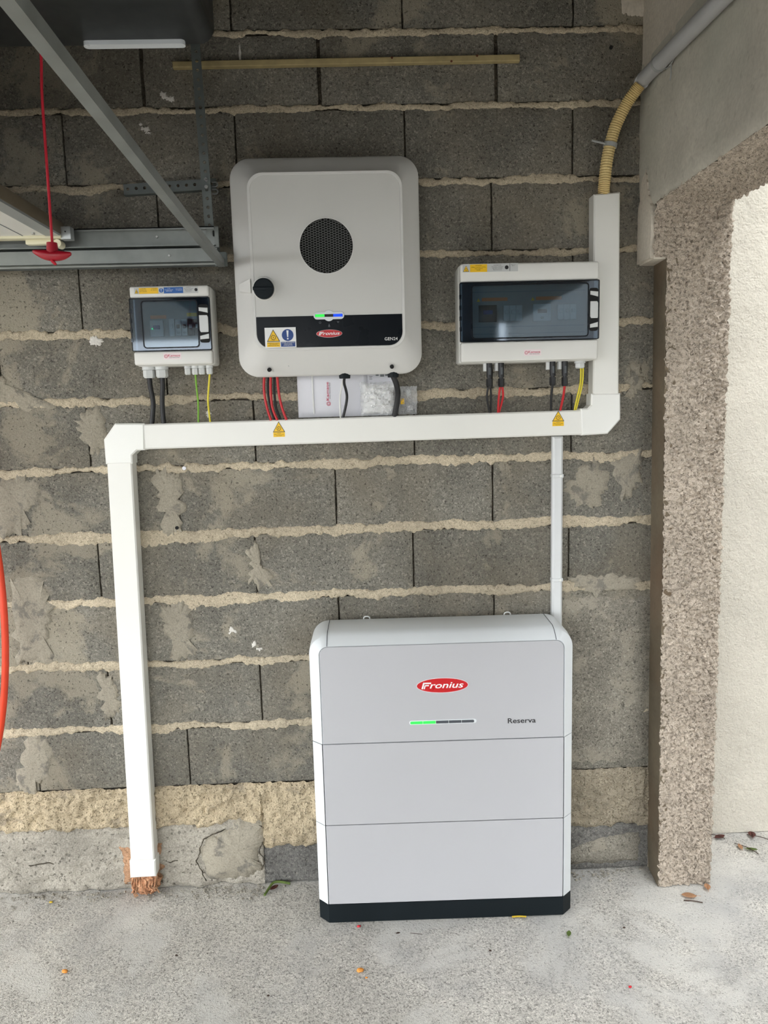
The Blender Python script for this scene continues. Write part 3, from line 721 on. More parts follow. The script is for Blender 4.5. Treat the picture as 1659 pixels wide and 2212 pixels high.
def honeycomb():
    """flat-topped hexagonal wire mesh"""
    v = []; f = []; cp, vp = .0078, .0067; a, b = .0050, .0028; w = .00055
    def seg(p, q_):
        p, q_ = Vector(p), Vector(q_); m = (p + q_) / 2
        if (m - Vector((FX, FZ))).length > FR - .0010: return
        d = (q_ - p).normalized(); n_ = Vector((-d.y, d.x)) * w; i = len(v)
        for yy in (-.1684, -.1670):
            for c in (p - n_, q_ - n_, q_ + n_, p + n_): v.append((c.x, yy, c.y))
        f.extend([(i, i + 1, i + 2, i + 3), (i, i + 4, i + 5, i + 1), (i + 2, i + 6, i + 7, i + 3)])
    for c in range(-11, 12):
        for r in range(-13, 14):
            cx = FX + c * cp; cz = FZ + (r + (.5 if c % 2 else 0)) * vp; h = vp / 2
            seg((cx - b, cz + h), (cx + b, cz + h))
            seg((cx + b, cz + h), (cx + a, cz))
            seg((cx + a, cz), (cx + b, cz - h))
    return mesh('wire_mesh', v, f, 'mesh', inv)
honeycomb()
# rotary switch
slab('switch_collar', circ(-.290, 1.9195, .0330, 28), -.1760, -.1695, 'inv', inv, bev=.003)
kn = slab('rotary_switch', circ(-.290, 1.917, .0285, 28), -.190, -.1755, 'black', inv, bev=.003)
box('grip_bar', -.3195, -.2635, -.193, -.188, 1.912, 1.922, 'black', kn, bev=.002, local=True)
mesh('locking_wedge', [(-.364, -.110, 1.938), (-.364, -.110, 1.915), (-.326, -.150, 1.906), (-.326, -.150, 1.948), (-.363, -.146, 1.936), (-.363, -.146, 1.917), (-.328, -.173, 1.908), (-.328, -.173, 1.946)],
     [(4, 5, 6, 7), (0, 1, 5, 4), (1, 2, 6, 5), (3, 0, 4, 7), (2, 3, 7, 6)], 'inv', inv)
# black band
band = slab('display_band', rrect(-.3165, .0960, 1.7555, 1.8415, (.038, .038, .0006, .0006), 8), -.1703, -.1690, 'navy', inv)
led = slab('status_light', rrect(-.1545, -.0680, 1.8310, 1.8515, .010, 6), -.1725, -.1695, 'bat_edge', inv, bev=.001)
slab('touch_button', circ(-.1115, 1.8412, .0155, 20), -.1724, -.1698, 'bat_edge', led, bev=.001, local=True)
box('led_window', -.1500, -.0725, -.1732, -.172, 1.8375, 1.8450, 'ink_k', led, local=True)
box('green_led', -.1490, -.1240, -.1738, -.172, 1.8380, 1.8445, 'led_g', led, local=True)
box('blue_led', -.0985, -.0735, -.1738, -.172, 1.8380, 1.8445, 'led_b', led, local=True)
holed('power_icon', circ(-.1370, 1.8225, .0030, 12), [circ(-.1370, 1.8225, .0023, 12)], -.1706, 'ink_g', inv)
for i in range(3): mesh('wifi_icon', [(-.0860 - .0014 * (i + 1), -.1706, 1.8205 + .0016 * i), (-.0860 + .0014 * (i + 1), -.1706, 1.8205 + .0016 * i), (-.0860 + .0011 * (i + 1), -.1706, 1.8213 + .0016 * i), (-.0860 - .0011 * (i + 1), -.1706, 1.8213 + .0016 * i)], [(0, 1, 2, 3)], 'ink_g', inv)
holed('touch_icon', circ(-.1115, 1.8120, .0026, 10), [circ(-.1115, 1.8120, .0018, 10)], -.1706, 'ink_g', inv)
quad('touch_icon_finger', -.1122, -.1108, 1.8120, 1.8180, -.1702, 'ink_g', inv, thick=.0004)
def oval_logo(x, z, w, h, y, parent, local=False):
    o = slab('red_oval_logo', circ(x, z, w / 2, 40, h / 2), y - .0012, y, 'red', parent, bev=.0004, local=local)
    k = w / .152
    slab('logo_rim', circ(x, z, w / 2 + .0014 * k, 40, h / 2 + .0014 * k), y - .0006, y, 'pink', o, local=True)
    # the initial: a slanted double-stroke F whose bar runs over the next letter
    fx = x - .0605 * k; hz = .0170 * k; yy = y - .0016
    def st(a, b, t0):
        d = Vector((b[0] - a[0], b[1] - a[1])).normalized(); n_ = Vector((-d.y, d.x)) * t0 / 2
        return [(a[0] - n_.x, yy, a[1] - n_.y), (b[0] - n_.x, yy, b[1] - n_.y), (b[0] + n_.x, yy, b[1] + n_.y), (a[0] + n_.x, yy, a[1] + n_.y)]
    sl = .30; v = []; f = []
    t0 = .0046 * k
    B = z - .0095 * k; T = z + .0102 * k
    for a, b, tt in (((fx, B), (fx + sl * (T - B), T), t0), ((fx + sl * (T - B) - .001 * k, T - t0 / 2), (fx + .0270 * k, T - t0 / 2), t0),
                     ((fx + .0060 * k, B), (fx + .0060 * k + sl * (.0110 * k), B + .0110 * k), t0 * .8), ((fx + .0085 * k, B + .0105 * k), (fx + .0205 * k, B + .0105 * k), t0 * .8)):
        i = len(v); v += st(a, b, tt); f.append((i, i + 1, i + 2, i + 3))
    mesh('lettering', v, f, 'ink_w', o, local=True)
    text('lettering', 'ronius', x + .0125 * k, yy, z + .0006 * k, .0180 * k, 'ink_w', o, width=.101 * k, shear=.26, bold=.012, local=True)
    return o
oval_logo(-.112, 1.7915, .0720, .0205, -.1702, inv)
text('model_lettering', 'GEN24', .0635, -.1706, 1.7730, .0088, 'ink_w', inv, width=.0370, bold=.003)
stk = quad('safety_sticker', -.2945, -.2065, 1.7555, 1.8115, -.1703, 'paperw', inv)
warn(-.2705, 1.7725, .0370, .0340, -.1712, inv)
quad('yellow_caption', -.2890, -.2525, 1.7580, 1.7710, -.1711, 'yellow', inv, thick=.0004)
lines(inv, -.2708, 1.7688, .034, -.1719, ['PRESENCE DE TENSION', 'DE 2 SOURCES', 'RESEAU ET SOLAIRE'], 'ink_k', .0023)
poly('blue_disc', circ(-.2300, 1.7900, .0165, 28), -.1711, 'dblue', inv, thick=.0004)
mesh('exclamation_mark', [(-.2330, -.1720, 1.8030), (-.2270, -.1720, 1.8030), (-.2285, -.1720, 1.7845), (-.2315, -.1720, 1.7845)] + [(p[0], -.1720, p[1]) for p in circ(-.2300, 1.7800, .0024, 10)], [(3, 2, 1, 0), tuple(range(4, 14))], 'ink_w', inv)
quad('blue_caption', -.2500, -.2095, 1.7580, 1.7715, -.1711, 'dblue', inv, thick=.0004)
lines(inv, -.2298, 1.7690, .037, -.1719, ['COUPER LES SOURCES', 'AVANT TOUTE', 'INTERVENTION'], 'ink_w', .0023)
for x in (-.2915, .0655): cyl('casing_screw', (x, -.108, 1.700), (x, -.1295, 1.6965), .0060, 'void', inv, 12)
tube('scratch', [(-.241, -.1345, 1.733), (-.236, -.1315, 1.721), (-.237, -.1290, 1.712), (-.234, -.1270, 1.705)], .0006, 'ink_g', inv, 5)
for (x, r) in ((-.074, .019), (.070, .019)):
    cyl('cable_gland', (x, -.088, 1.690), (x, -.088, 1.668), r, 'black', inv, 12, r1=r * .85)

# ------------------------------------------------------------------ enclosures
def gland(name, x, y, z, r, h, parent):
    n = 6
    g = cyl(name, (x, y, z), (x, y, z - h * .28), r * 1.12, 'gland', parent, 18)
    hexa = [[(x + rr * math.cos(k * math.pi / 3 + .3), y + rr * math.sin(k * math.pi / 3 + .3), zz) for k in range(6)] for rr, zz in ((r, z - h * .30), (r, z - h * .85), (r * .8, z - h))]
    loft('hex_nut', hexa, 'gland', g, local=True, angle=20)
    return g
def breaker(parent, x, z, w, h, y, mat, lever, label=None):
    b = box('breaker', x, x + w, y - .008, y, z, z + h, mat, parent, bev=.001)
    box('lever', x + w * .25, x + w * .75, y - .013, y - .006, z + h * .45, z + h * .68, lever, b, bev=.001, local=True)
    if label: text('marking', label, x + w * .5, y - .0085, z + h * .18, h * .13, 'ink_k', b, local=True)
    return b
def enclosure(rt, x0, x1, z0, z1, D, dz0, dz1, hx):
    """grey moulded box, raised top and bottom strips, smoked door between"""
    box('body', x0, x1, -D + .030, -.001, z0, z1, 'abs', rt, bev=.008, seg=3)
    box('cover_strip', x0 + .002, x1 - .002, -D, -D + .034, dz1, z1 - .002, 'abs', rt, bev=.006, seg=3)
    box('cover_strip', x0 + .002, x1 - .002, -D, -D + .034, z0 + .002, dz0, 'abs', rt, bev=.006, seg=3)
    box('inner_cover', x0 + .010, x1 - .010, -D + .020, -D + .034, dz0 - .002, dz1 + .002, 'abs_in', rt)
    d = holed('smoked_door', rrect(x0, x1 - .001, dz0 + .001, dz1 - .001, .004, 3), [rrect(x0 + .035, hx - .012, dz0 + .010, dz1 - .010, .008, 5)], -D - .002, 'smoke_d', rt, thick=.004)
    slab('clear_window', rrect(x0 + .035, hx - .012, dz0 + .010, dz1 - .010, .008, 5), -D - .0035, -D - .001, 'smoke', d, local=True)
    for a, b in ((x0 + .033, hx - .010),):
        holed('window_bead', rrect(a, b, dz0 + .008, dz1 - .008, .010, 5), [rrect(a + .003, b - .003, dz0 + .011, dz1 - .011, .008, 5)], -D - .0048, 'navy', d, thick=.0015, local=True)
    holed('door_edge', rrect(x0 - .0005, x1 - .0005, dz0 + .0005, dz1 - .0005, .004, 3), [rrect(x0 + .0015, x1 - .0025, dz0 + .0025, dz1 - .0025, .003, 3)], -D - .003, 'navy', d, thick=.010, local=True)
    zc = (dz0 + dz1) / 2; zh = (dz1 - dz0) * .36
    slab('latch_slot', rrect(hx - .0085, x1 - .004, zc - zh, zc + zh, .008, 6), -D - .0040, -D - .001, 'void', d, bev=.001, local=True)
    hw0, hw1 = hx - .0065, x1 - .006
    lt = slab('latch', [(hw0, zc - .020), (hw0 + .003, zc - .025), (hw1 - .001, zc - .025), (hw1, zc - .020), (hw1, zc + .018), (hw1 - .003, zc + .023), (hw0, zc + .023)], -D - .0085, -D - .003, 'gland', d, bev=.001, local=True)
    for s in (-1, 1):
        zz = zc + s * (zh - .018)
        pts = [(hw0, zz - .005 + s * .004), (hw1, zz - .007), (hw1, zz + .007), (hw0, zz + .005 + s * .004)]
        slab('latch_lug', pts, -D - .0075, -D - .003, 'gland', d, bev=.0008, local=True)
    for i in range(4): box('hinge_knuckle', x0 - .0015, x0 + .004, -D - .004, -D + .006, dz0 + (dz1 - dz0) * (.22 + .18 * i) - .006, dz0 + (dz1 - dz0) * (.22 + .18 * i) + .006, 'smoke_d', d, local=True)
def brand(parent, x, z, w, h, y, rot=0.0):
    """ring mark with crimson lettering and a black line under it"""
    ca, sa = math.cos(rot), math.sin(rot)
    tr = lambda a, b: (x + a * ca - b * sa, z + a * sa + b * ca)
    r = h * .32; c = tr(-w * .40, 0)
    for k, rr in enumerate((1.0, .72, .46)):
        holed('ring_mark', circ(c[0], c[1], r * rr, 20), [circ(c[0], c[1], r * rr * .84, 20)], y, 'ink_r', parent)
    c = tr(w * .11, h * .12); text('brand_lettering', 'Kamase', c[0], y, c[1], h * .42, 'ink_r', parent, width=w * .76, bold=.008, rot=rot)
    c = tr(w * .13, -h * .26); text('brand_lettering', 'Solar Battery Box', c[0], y, c[1], h * .20, 'ink_k', parent, width=w * .66, bold=.002, rot=rot)

bl = root('small_distribution_box', 'small grey distribution box with smoked door and six cable glands', 'electrical box', (-.571, 0, 1.718))
DL = .110
enclosure(bl, -.686, -.456, 1.718, 1.945, DL, 1.759, 1.910, -.481)
s = quad('safety_sticker', -.670, -.487, 1.9205, 1.9385, -DL, 'silver', bl, thick=.0004)
warn(-.6635, 1.9225, .0100, .0125, -DL - .0005, bl)
quad('yellow_strip', -.6560, -.6010, 1.9215, 1.9380, -DL - .0004, 'yellow', bl, thick=.0004)
lines(bl, -.6440, 1.9355, .020, -DL - .0010, ['ATTENTION', 'Présence de', 'deux sources'], 'ink_k', .0023)
lines(bl, -.6130, 1.9350, .018, -DL - .0010, ['ATTENTION', 'de tension'], 'ink_k', .0023)
poly('blue_disc', circ(-.5925, 1.9300, .0062, 18), -DL - .0004, 'blue', bl, thick=.0004)
mesh('exclamation_mark', [(-.5935, -DL - .0011, 1.9345), (-.5915, -DL - .0011, 1.9345), (-.592, -DL - .0011, 1.9285), (-.593, -DL - .0011, 1.9285), (-.5932, -DL - .0011, 1.9275), (-.5918, -DL - .0011, 1.9275), (-.5918, -DL - .0011, 1.9258), (-.5932, -DL - .0011, 1.9258)], [(3, 2, 1, 0), (7, 6, 5, 4)], 'ink_w', bl)
quad('blue_strip', -.5850, -.5300, 1.9215, 1.9380, -DL - .0004, 'blue', bl, thick=.0004)
lines(bl, -.5700, 1.9350, .024, -DL - .0010, ['Couper', 'les deux sources', 'avant toute'], 'ink_w', .0023)
lines(bl, -.5420, 1.9330, .018, -DL - .0010, ['intervention', 'sur appareil'], 'ink_w', .0023)
lines(bl, -.5145, 1.9370, .027, -DL - .0006, ['COFFRET AC', 'Courant alternatif', 'NE PAS OUVRIR', 'Maintenance'], 'ink_k', .0022)
poly('round_logo', circ(-.4930, 1.9300, .0045, 14), -DL - .0004, 'ink_k', bl, thick=.0004)
quad('brand_sticker', -.5985, -.5465, 1.7345, 1.7535, -DL, 'pink', bl, thick=.0004)
brand(bl, -.5725, 1.7440, .046, .0165, -DL - .0006)
yi = -DL + .020
breaker(bl, -.635, 1.802, .038, .046, yi, 'breaker', 'breaker_b')
cyl('pilot_light', (-.628, yi - .008, 1.824), (-.628, yi - .0095, 1.824), .0022, 'led_gs', bl, 10)
quad('orange_strip', -.634, -.588, 1.853, 1.863, yi, 'orange', bl)
breaker(bl, -.580, 1.802, .016, .050, yi, 'breaker', 'breaker')
breaker(bl, -.562, 1.803, .017, .046, yi, 'breaker', 'breaker_k', 'Q2')
breaker(bl, -.544, 1.803, .017, .046, yi, 'breaker', 'breaker_k', 'Q1')
breaker(bl, -.526, 1.803, .018, .046, yi, 'breaker_k', 'breaker')
breaker(bl, -.507, 1.803, .018, .046, yi, 'breaker_k', 'breaker')
quad('yellow_tag', -.528, -.495, 1.858, 1.868, yi, 'yellow', bl)
for x in (-.658, -.620): gland('cable_gland', x, -.055, 1.718, .0175, .033, bl)
for x in (-.5425, -.521, -.501, -.4785): gland('cable_gland', x, -.055, 1.718, .0098, .026, bl)

br = root('large_distribution_box', 'wide grey distribution box with smoked door beside the right hand trunking', 'electrical box', (.472, 0, 1.703))
DR = .120
enclosure(br, .268, .677, 1.703, 1.986, DR, 1.762, 1.932, .655)
quad('safety_sticker', .277, .4380, 1.9600, 1.9830, -DR, 'silver', br, thick=.0004)
warn(.2870, 1.9615, .0170, .0170, -DR - .0005, br)
quad('yellow_strip', .2985, .3480, 1.9600, 1.9815, -DR - .0004, 'yellow', br, thick=.0004)
lines(br, .3232, 1.9780, .042, -DR - .0010, ['ATTENTION', 'câbles courant continu', 'sous tension', 'DANGER'], 'ink_k', .0027)
lines(br, .3780, 1.9780, .034, -DR - .0006, ['COFFRET DC', 'Courant continu', 'NE PAS OUVRIR', 'Maintenance'], 'ink_k', .0027)
poly('round_logo', circ(.4050, 1.9715, .0055, 14), -DR - .0004, 'ink_k', br, thick=.0004)
quad('black_rule', .4138, .4148, 1.9610, 1.9820, -DR - .0004, 'ink_k', br, thick=.0004)
lines(br, .4240, 1.9790, .014, -DR - .0006, ['Référence', 'Série'], 'ink_k', .0020)
quad('brand_sticker', .4550, .5060, 1.7190, 1.7370, -DR, 'pink', br, thick=.0004)
brand(br, .4805, 1.7280, .046, .0160, -DR - .0006)
yi = -DR + .020
breaker(br, .325, 1.820, .053, .048, yi, 'breaker_k', 'breaker_b', 'Q1')
for i in range(3): breaker(br, .398 + .0185 * i, 1.822, .018, .044, yi, 'breaker', 'gland')
breaker(br, .485, 1.820, .053, .048, yi, 'breaker', 'breaker_k', 'Q2')
for i in range(3): breaker(br, .558 + .0185 * i, 1.822, .018, .044, yi, 'breaker', 'gland')
for x in (.335, .495):
    quad('orange_strip', x, x + .076, 1.880, 1.890, yi, 'orange', br)
    poly('small_triangle', [(x - .015, 1.879), (x - .004, 1.879), (x - .0095, 1.889)], yi, 'yellow', br)
for z in (1.785, 1.805, 1.905): quad('din_rail_slot', .300, .640, z, z + .002, yi, 'ink_g', br)
gland('cable_gland', .637, -.065, 1.703, .0150, .022, br)
for x in (.352, .386, .543, .577): cyl('panel_socket', (x, -.060, 1.703), (x, -.060, 1.680), .0085, 'gland', br, 10)

# ------------------------------------------------------------------ cables
def cable(label, pts, r, mat, parts=(), cat='cable', group=None, name='cable'):
    o = tube(name, pts, r, mat, None, n=10)
    return tag(o, label, cat, group)
T = 1.5500           # top of the trunking
cable('thick black cable from the leftmost gland of the small distribution box', [(-.659, -.055, 1.690), (-.659, -.050, 1.66), (-.656, -.042, 1.61), (-.666, -.036, T)], .0073, 'cab_k')
cable('thick black cable second from the left under the small distribution box', [(-.6205, -.055, 1.690), (-.622, -.050, 1.66), (-.629, -.042, 1.61), (-.630, -.036, T)], .0073, 'cab_k')
cable('thin green earth wire under the small distribution box', [(-.521, -.055, 1.694), (-.5215, -.05, 1.66), (-.521, -.042, 1.61), (-.525, -.036, T)], .0028, 'cab_g', name='earth_wire')
cable('thin yellow earth wire at the right end of the small distribution box', [(-.4785, -.055, 1.694), (-.484, -.05, 1.66), (-.491, -.042, 1.61), (-.489, -.036, T)], .0028, 'cab_y', name='earth_wire')
RED = [[(-.314, 1.70), (-.320, 1.645), (-.315, 1.595), (-.303, T)], [(-.296, 1.70), (-.300, 1.638), (-.297, 1.588), (-.284, T)], [(-.278, 1.70), (-.276, 1.633), (-.267, 1.583), (-.256, T)]]
for nm, p in zip(('leftmost', 'middle', 'rightmost'), RED):
    cable(nm + ' of the three red solar cables under the inverter', [(x, -.052 if i == 0 else -.046, z) for i, (x, z) in enumerate(p)], .0039, 'cab_r')
for nm, p in zip(('black solar cable between the leftmost and middle red cables', 'black solar cable between the middle and rightmost red cables'), RED[:2]):
    cable(nm, [(x + .0095, -.038 if i == 0 else -.034, z) for i, (x, z) in enumerate(p)], .0036, 'cab_k')
cable('thin black data cable hanging in front of the white document sleeve', [(-.074, -.088, 1.672), (-.0765, -.075, 1.655), (-.070, -.05, 1.612), (-.085, -.038, T)], .0042, 'cab_k', name='data_cable')
cable('thin white data cable beside the black one in front of the document', [(-.078, -.080, 1.672), (-.084, -.068, 1.645), (-.091, -.046, 1.612), (-.092, -.036, T)], .0024, 'cab_w', name='data_cable')
cable('thick black power cable over the plastic bag under the inverter', [(.070, -.088, 1.672), (.080, -.080, 1.645), (.084, -.060, 1.612), (.073, -.040, T)], .0085, 'cab_k', name='power_cable')
def mc4(x, y, z0, z1, parent):
    L = z0 - z1
    cn = cyl('plug', (x, y, z0), (x, y, z0 - L * .60), .0088, 'cab_k', parent, 12)
    cyl('plug_neck', (x, y, z0 - L * .58), (x, y, z0 - L * .68), .0062, 'cab_k', parent, 10)
    hexa = [[(x + rr * math.cos(k * math.pi / 3), y + rr * math.sin(k * math.pi / 3), zz) for k in range(6)] for rr, zz in ((.0098, z0 - L * .66), (.0098, z0 - L * .94), (.007, z1))]
    loft('plug_nut', hexa, 'cab_k', parent, angle=20)
    for i in range(3): quad('print_mark', x - .0005 + .002 * (i - 1), x + .0003 + .002 * (i - 1), z0 - L * .50, z0 - L * .22, y - .0087, 'ink_g', cn, local=True, thick=.0004)
def string_cable(label, x, z0, z1, x2, mat, loop=False):
    r_ = root('solar_string_cable', label, 'cable', (x, -.070, T))
    mc4(x, -.070, z0, z1, r_)
    if loop:
        tube('sheath', [(x - .003, -.070, z1 + .004), (x - .006, -.060, 1.60), (x2 + .002, -.040, T)], .0034, mat, r_)
        tube('sheath', [(x + .003, -.070, z1 + .004), (x + .007, -.058, 1.60), (x2 + .004, -.036, T)], .0034, mat, r_)
    else:
        tube('sheath', [(x, -.070, z1 + .004), (x - .001, -.060, 1.60), (x2, -.038, T)], .0038, mat, r_)
string_cable('black solar cable with plug leftmost under the wide distribution box', .361, 1.706, 1.631, .366, 'cab_k', True)
string_cable('red solar cable with black plug second from left under the wide box', .397, 1.706, 1.631, .390, 'cab_r', True)
string_cable('black solar cable with plug right of centre under the wide box', .553, 1.706, 1.631, .557, 'cab_k')
string_cable('red solar cable with black plug nearest the yellow earth wires', .590, 1.706, 1.629, .584, 'cab_r')
cable('left yellow-green earth wire from the gland of the wide box', [(.640, -.065, 1.686), (.6415, -.058, 1.64), (.634, -.046, 1.59), (.628, -.038, T)], .0026, 'cab_y', name='earth_wire')
cable('right yellow-green earth wire from the gland of the wide box', [(.647, -.065, 1.686), (.6485, -.056, 1.64), (.641, -.044, 1.59), (.633, -.036, T)], .0026, 'cab_y', name='earth_wire')
cable('short black wire stub poking out of the trunking near the elbow', [(.624, -.034, 1.603), (.6235, -.036, 1.58), (.627, -.036, T)], .0018, 'cab_k', name='wire_stub')

# ------------------------------------------------------------------ papers and bags tucked behind the inverter
dp = root('document_sleeve', 'white document in a clear sleeve tucked between wall and inverter', 'document', (-.115, -.01, 1.555))
v = []; f = []; nx, nz = 14, 8
for j in range(nz + 1):
    for i in range(nx + 1):
        x = -.222 + .214 * i / nx; z = 1.5555 + .19 * j / nz
        v.append((x, -.0095 - .0015 * math.sin(i / nx * 3.1) - .001 * FB(x, 0, z, 12, 2), z))
for j in range(nz):
    for i in range(nx): f.append((j * (nx + 1) + i, j * (nx + 1) + i + 1, (j + 1) * (nx + 1) + i + 1, (j + 1) * (nx + 1) + i))
sh = mesh('paper_sheet', v, f, 'paper', dp, True)
sh.modifiers.new('thickness', 'SOLIDIFY').thickness = .0008
slv = mesh('clear_sleeve', [(p[0] * 1.0, p[1] - .0025 - .0016 * abs(FB(p[0], 1, p[2], 30, 3)), p[2]) for p in v], f, 'film2', dp, True)
brand(dp, -.1275, 1.6255, .074, .020, -.0145, R90)
tube('sleeve_highlight', [(-.175, -.0140, 1.735), (-.1752, -.0148, 1.66), (-.1745, -.0142, 1.60), (-.1735, -.0140, 1.566)], .0022, 'paperw', dp, 6)  # white strip standing in for the highlight along the sleeve edge
lf = root('instruction_leaflet', 'printed white leaflet behind the plastic bag under the inverter', 'leaflet', (.03, -.006, 1.556))
slab('leaflet_page', [(-.020, 1.5555), (.074, 1.5555), (.074, 1.745), (-.020, 1.745)], -.0062, -.0054, 'paper', lf)
for (x, z, w, h) in ((.000, 1.676, .010, .0015), (.000, 1.672, .008, .0015), (.000, 1.668, .009, .0015), (.020, 1.681, .009, .004), (.034, 1.682, .012, .008), (.049, 1.682, .010, .006), (.000, 1.650, .006, .001), (-.002, 1.6465, .009, .001)):
    quad('printed_block', x, x + w, z - h, z, -.0062, 'ink_g', lf, thick=.0002)
def bag(name, label, x0, x1, z0, z1, y, thick, mat, inner=None, seed=0):
    rt = root(name, label, 'plastic bag', ((x0 + x1) / 2, y, z0))
    def shell(nm, sx, m_, th, sd, amp):
        vv = []; ff = []; nx, nz = 26, 22
        for side in (-1, 1):
            for j in range(nz + 1):
                for i in range(nx + 1):
                    u = i / nx * 2 - 1; w = j / nz * 2 - 1
                    puff = max(0, (1 - abs(u) ** 2.2) * (1 - abs(w) ** 2.2)) ** .5
                    x = (x0 + x1) / 2 + (x1 - x0) / 2 * u * sx + .004 * FB(u, sd, w, 2.5, 3); z = (z0 + z1) / 2 + (z1 - z0) / 2 * w * sx + .003 * FB(u, sd + 4, w, 2.5, 3)
                    r_ = noise.voronoi(Vector((u * 3.1 + sd, w * 3.1, side)))[0]
                    crum = amp * ((r_[1] - r_[0]) - .25) + amp * .8 * FB(u, sd, w, 3.2, 3)
                    vv.append((x, y + side * (th * puff) - (crum * puff if side < 0 else 0), max(z, z0 + .0005)))
        W = nx + 1; A = W * (nz + 1)
        for s_ in range(2):
            for j in range(nz):
                for i in range(nx):
                    q_ = (s_ * A + j * W + i, s_ * A + j * W + i + 1, s_ * A + (j + 1) * W + i + 1, s_ * A + (j + 1) * W + i)
                    ff.append(q_ if s_ == 0 else q_[::-1])
        return mesh(nm, vv, ff, m_, rt, True, angle=28)
    if inner: shell('contents', .86, inner, thick * .62, seed + 9, .012)
    shell('film', 1.0, mat, thick, seed, .018)
    return rt
bag('accessory_bag', 'crumpled clear bag of white fabric pieces on the trunking', -.030, .080, 1.5555, 1.657, -.030, .017, 'film', 'paperw', 3)
b2 = bag('screw_bag', 'small clear zip bag with a yellow plug right of the thick cable', .088, .146, 1.5555, 1.642, -.022, .010, 'film', None, 8)
box('yellow_plug', .094, .106, -.026, -.018, 1.588, 1.606, 'yellow', b2, bev=.002)
box('grey_fitting', .112, .132, -.027, -.018, 1.568, 1.584, 'pvc_g', b2, bev=.003)
box('grey_fitting', .110, .126, -.027, -.018, 1.612, 1.632, 'gland', b2, bev=.004)

# ------------------------------------------------------------------ battery
BX, BY = .190, -.130
bat = root('battery_cabinet', 'tall pale grey battery cabinet of three stacked modules on a black base', 'battery', (BX, BY, 0), rz=math.radians(-.9))
HX, FXp = .3945, .3640                     # half widths: body, front panel
yF, yC, yB = -.0930, -.0640, .082           # front plane, chamfer, back (local)
def out_ring(z, extra=0.0):
    return [(-HX, yB, z), (-HX, yC, z), (-FXp, yF, z), (FXp, yF, z), (HX, yC, z), (HX, yB, z)]
S1, S2, PT, TOP = .322, .583, .8845, .918
g = .0012
loft('base_plinth', [out_ring(.0), out_ring(.060)], 'black', bat, smooth=False, local=True)
for x in (-.35, .35): box('levelling_foot', x - .02, x + .02, -.05, -.01, -.002, .004, 'black', bat, local=True)
def side_piece(s, z0, z1, nm='side_trim'):
    a = [(s * FXp + s * .001, yF + .0012), (s * HX, yC), (s * HX, yB), (s * (FXp + .001), yB)]
    v = [(p[0], p[1], z0) for p in a] + [(p[0], p[1], z1) for p in a]
    bm = bmesh.new(); vs = [bm.verts.new(p) for p in v]
    for fc in ((0, 1, 2, 3), (4, 5, 6, 7), (0, 1, 5, 4), (1, 2, 6, 5), (2, 3, 7, 6), (3, 0, 4, 7)): bm.faces.new([vs[i] for i in fc])
    return from_bm(nm, bm, 'bat_edge', bat, False, True)
box('inner_core', -FXp + .004, FXp - .004, yF + .006, yB - .004, .058, PT - .012, 'seam', bat, local=True)
for z0, z1 in ((.0612, S1 - g), (S1 + g, S2 - g)):
    slab('front_panel', rrect(-FXp + .0015, FXp - .0015, z0, z1, .002, 3), yF, yF + .012, 'bat_front', bat, bev=.0012, local=True)
    for s in (-1, 1): side_piece(s, z0, z1)
slab('front_panel', rrect(-FXp + .0025, FXp - .0025, S2 + g, PT, (.002, .002, .024, .024), 8), yF + .0004, yF + .012, 'bat_front', bat, bev=.0014, local=True)
# head: rounded shoulders, chamfered front arris; split into a centre cover and two end caps
def head_ring(dx, y, top, rc):
    return [(p[0], y, p[1]) for p in rrect(-HX + dx, HX - dx, S2 + g, top, (.0005, .0005, rc, rc), 10)]
po = rrect(-FXp, FXp, S2 + g, PT + .002, (.0006, .0006, .026, .026), 10)
hr = [head_ring(0.002, yB, TOP - .001, .052), head_ring(0, yB - .004, TOP, .054), head_ring(0, -.036, TOP - .0012, .054), head_ring(0, -.050, TOP - .0045, .053), head_ring(0, yC, TOP - .0100, .050), [(p[0], yF + .0008, p[1]) for p in po], [(p[0], yF + .006, p[1]) for p in inset(po, .0012)]]
hd = loft('head_cover', hr, 'bat_edge', bat, cap1=True, local=True, angle=24)
for s in (-1, 1):                             # seams between centre cover and end caps
    x = s * .3390
    pts = [(x, yB, TOP + .0002), (x, -.036, TOP - .0008), (x, -.050, TOP - .0041), (x, yC, TOP - .0096), (x, yF + .0006, PT + .0022)]
    v = []
    for p in pts: v += [(p[0] - .0009, p[1], p[2] + .0006), (p[0] + .0009, p[1], p[2] + .0006)]
    mesh('cover_seam', v, [(0, 1, 3, 2), (2, 3, 5, 4), (4, 5, 7, 6), (6, 7, 9, 8)], 'seam', hd, local=True)
for x in (-.222, .226):
    tube('lifting_eye', [(x - .010, yB + .006, TOP - .012), (x - .009, yB + .006, TOP + .002), (x, yB + .006, TOP + .006), (x + .009, yB + .006, TOP + .002), (x + .010, yB + .006, TOP - .012)], .0022, 'gland', bat, 8, local=True)
oval_logo(-.0005, .7575, .1520, .0440, yF - .0001, bat, True)
bar = slab('charge_indicator', rrect(-.1010, .1000, .6370, .6500, .006, 6), yF - .0012, yF + .001, 'bat_edge', bat, bev=.0008, local=True)
for i in range(5):
    x0 = -.0985 + .0385 * i
    slab('charge_segment', rrect(x0, x0 + .0372, .6395, .6478, (.0035 if i == 0 else .0004, .0035 if i == 4 else .0004, .0035 if i == 4 else .0004, .0035 if i == 0 else .0004), 4), yF - .0020, yF - .0009, 'led_g' if i < 2 else 'seam', bar, local=True)
text('name_lettering', 'Reserva', .236, yF - .0003, .6400, .0160, 'ink_k', bat, width=.084, bold=.010, local=True)

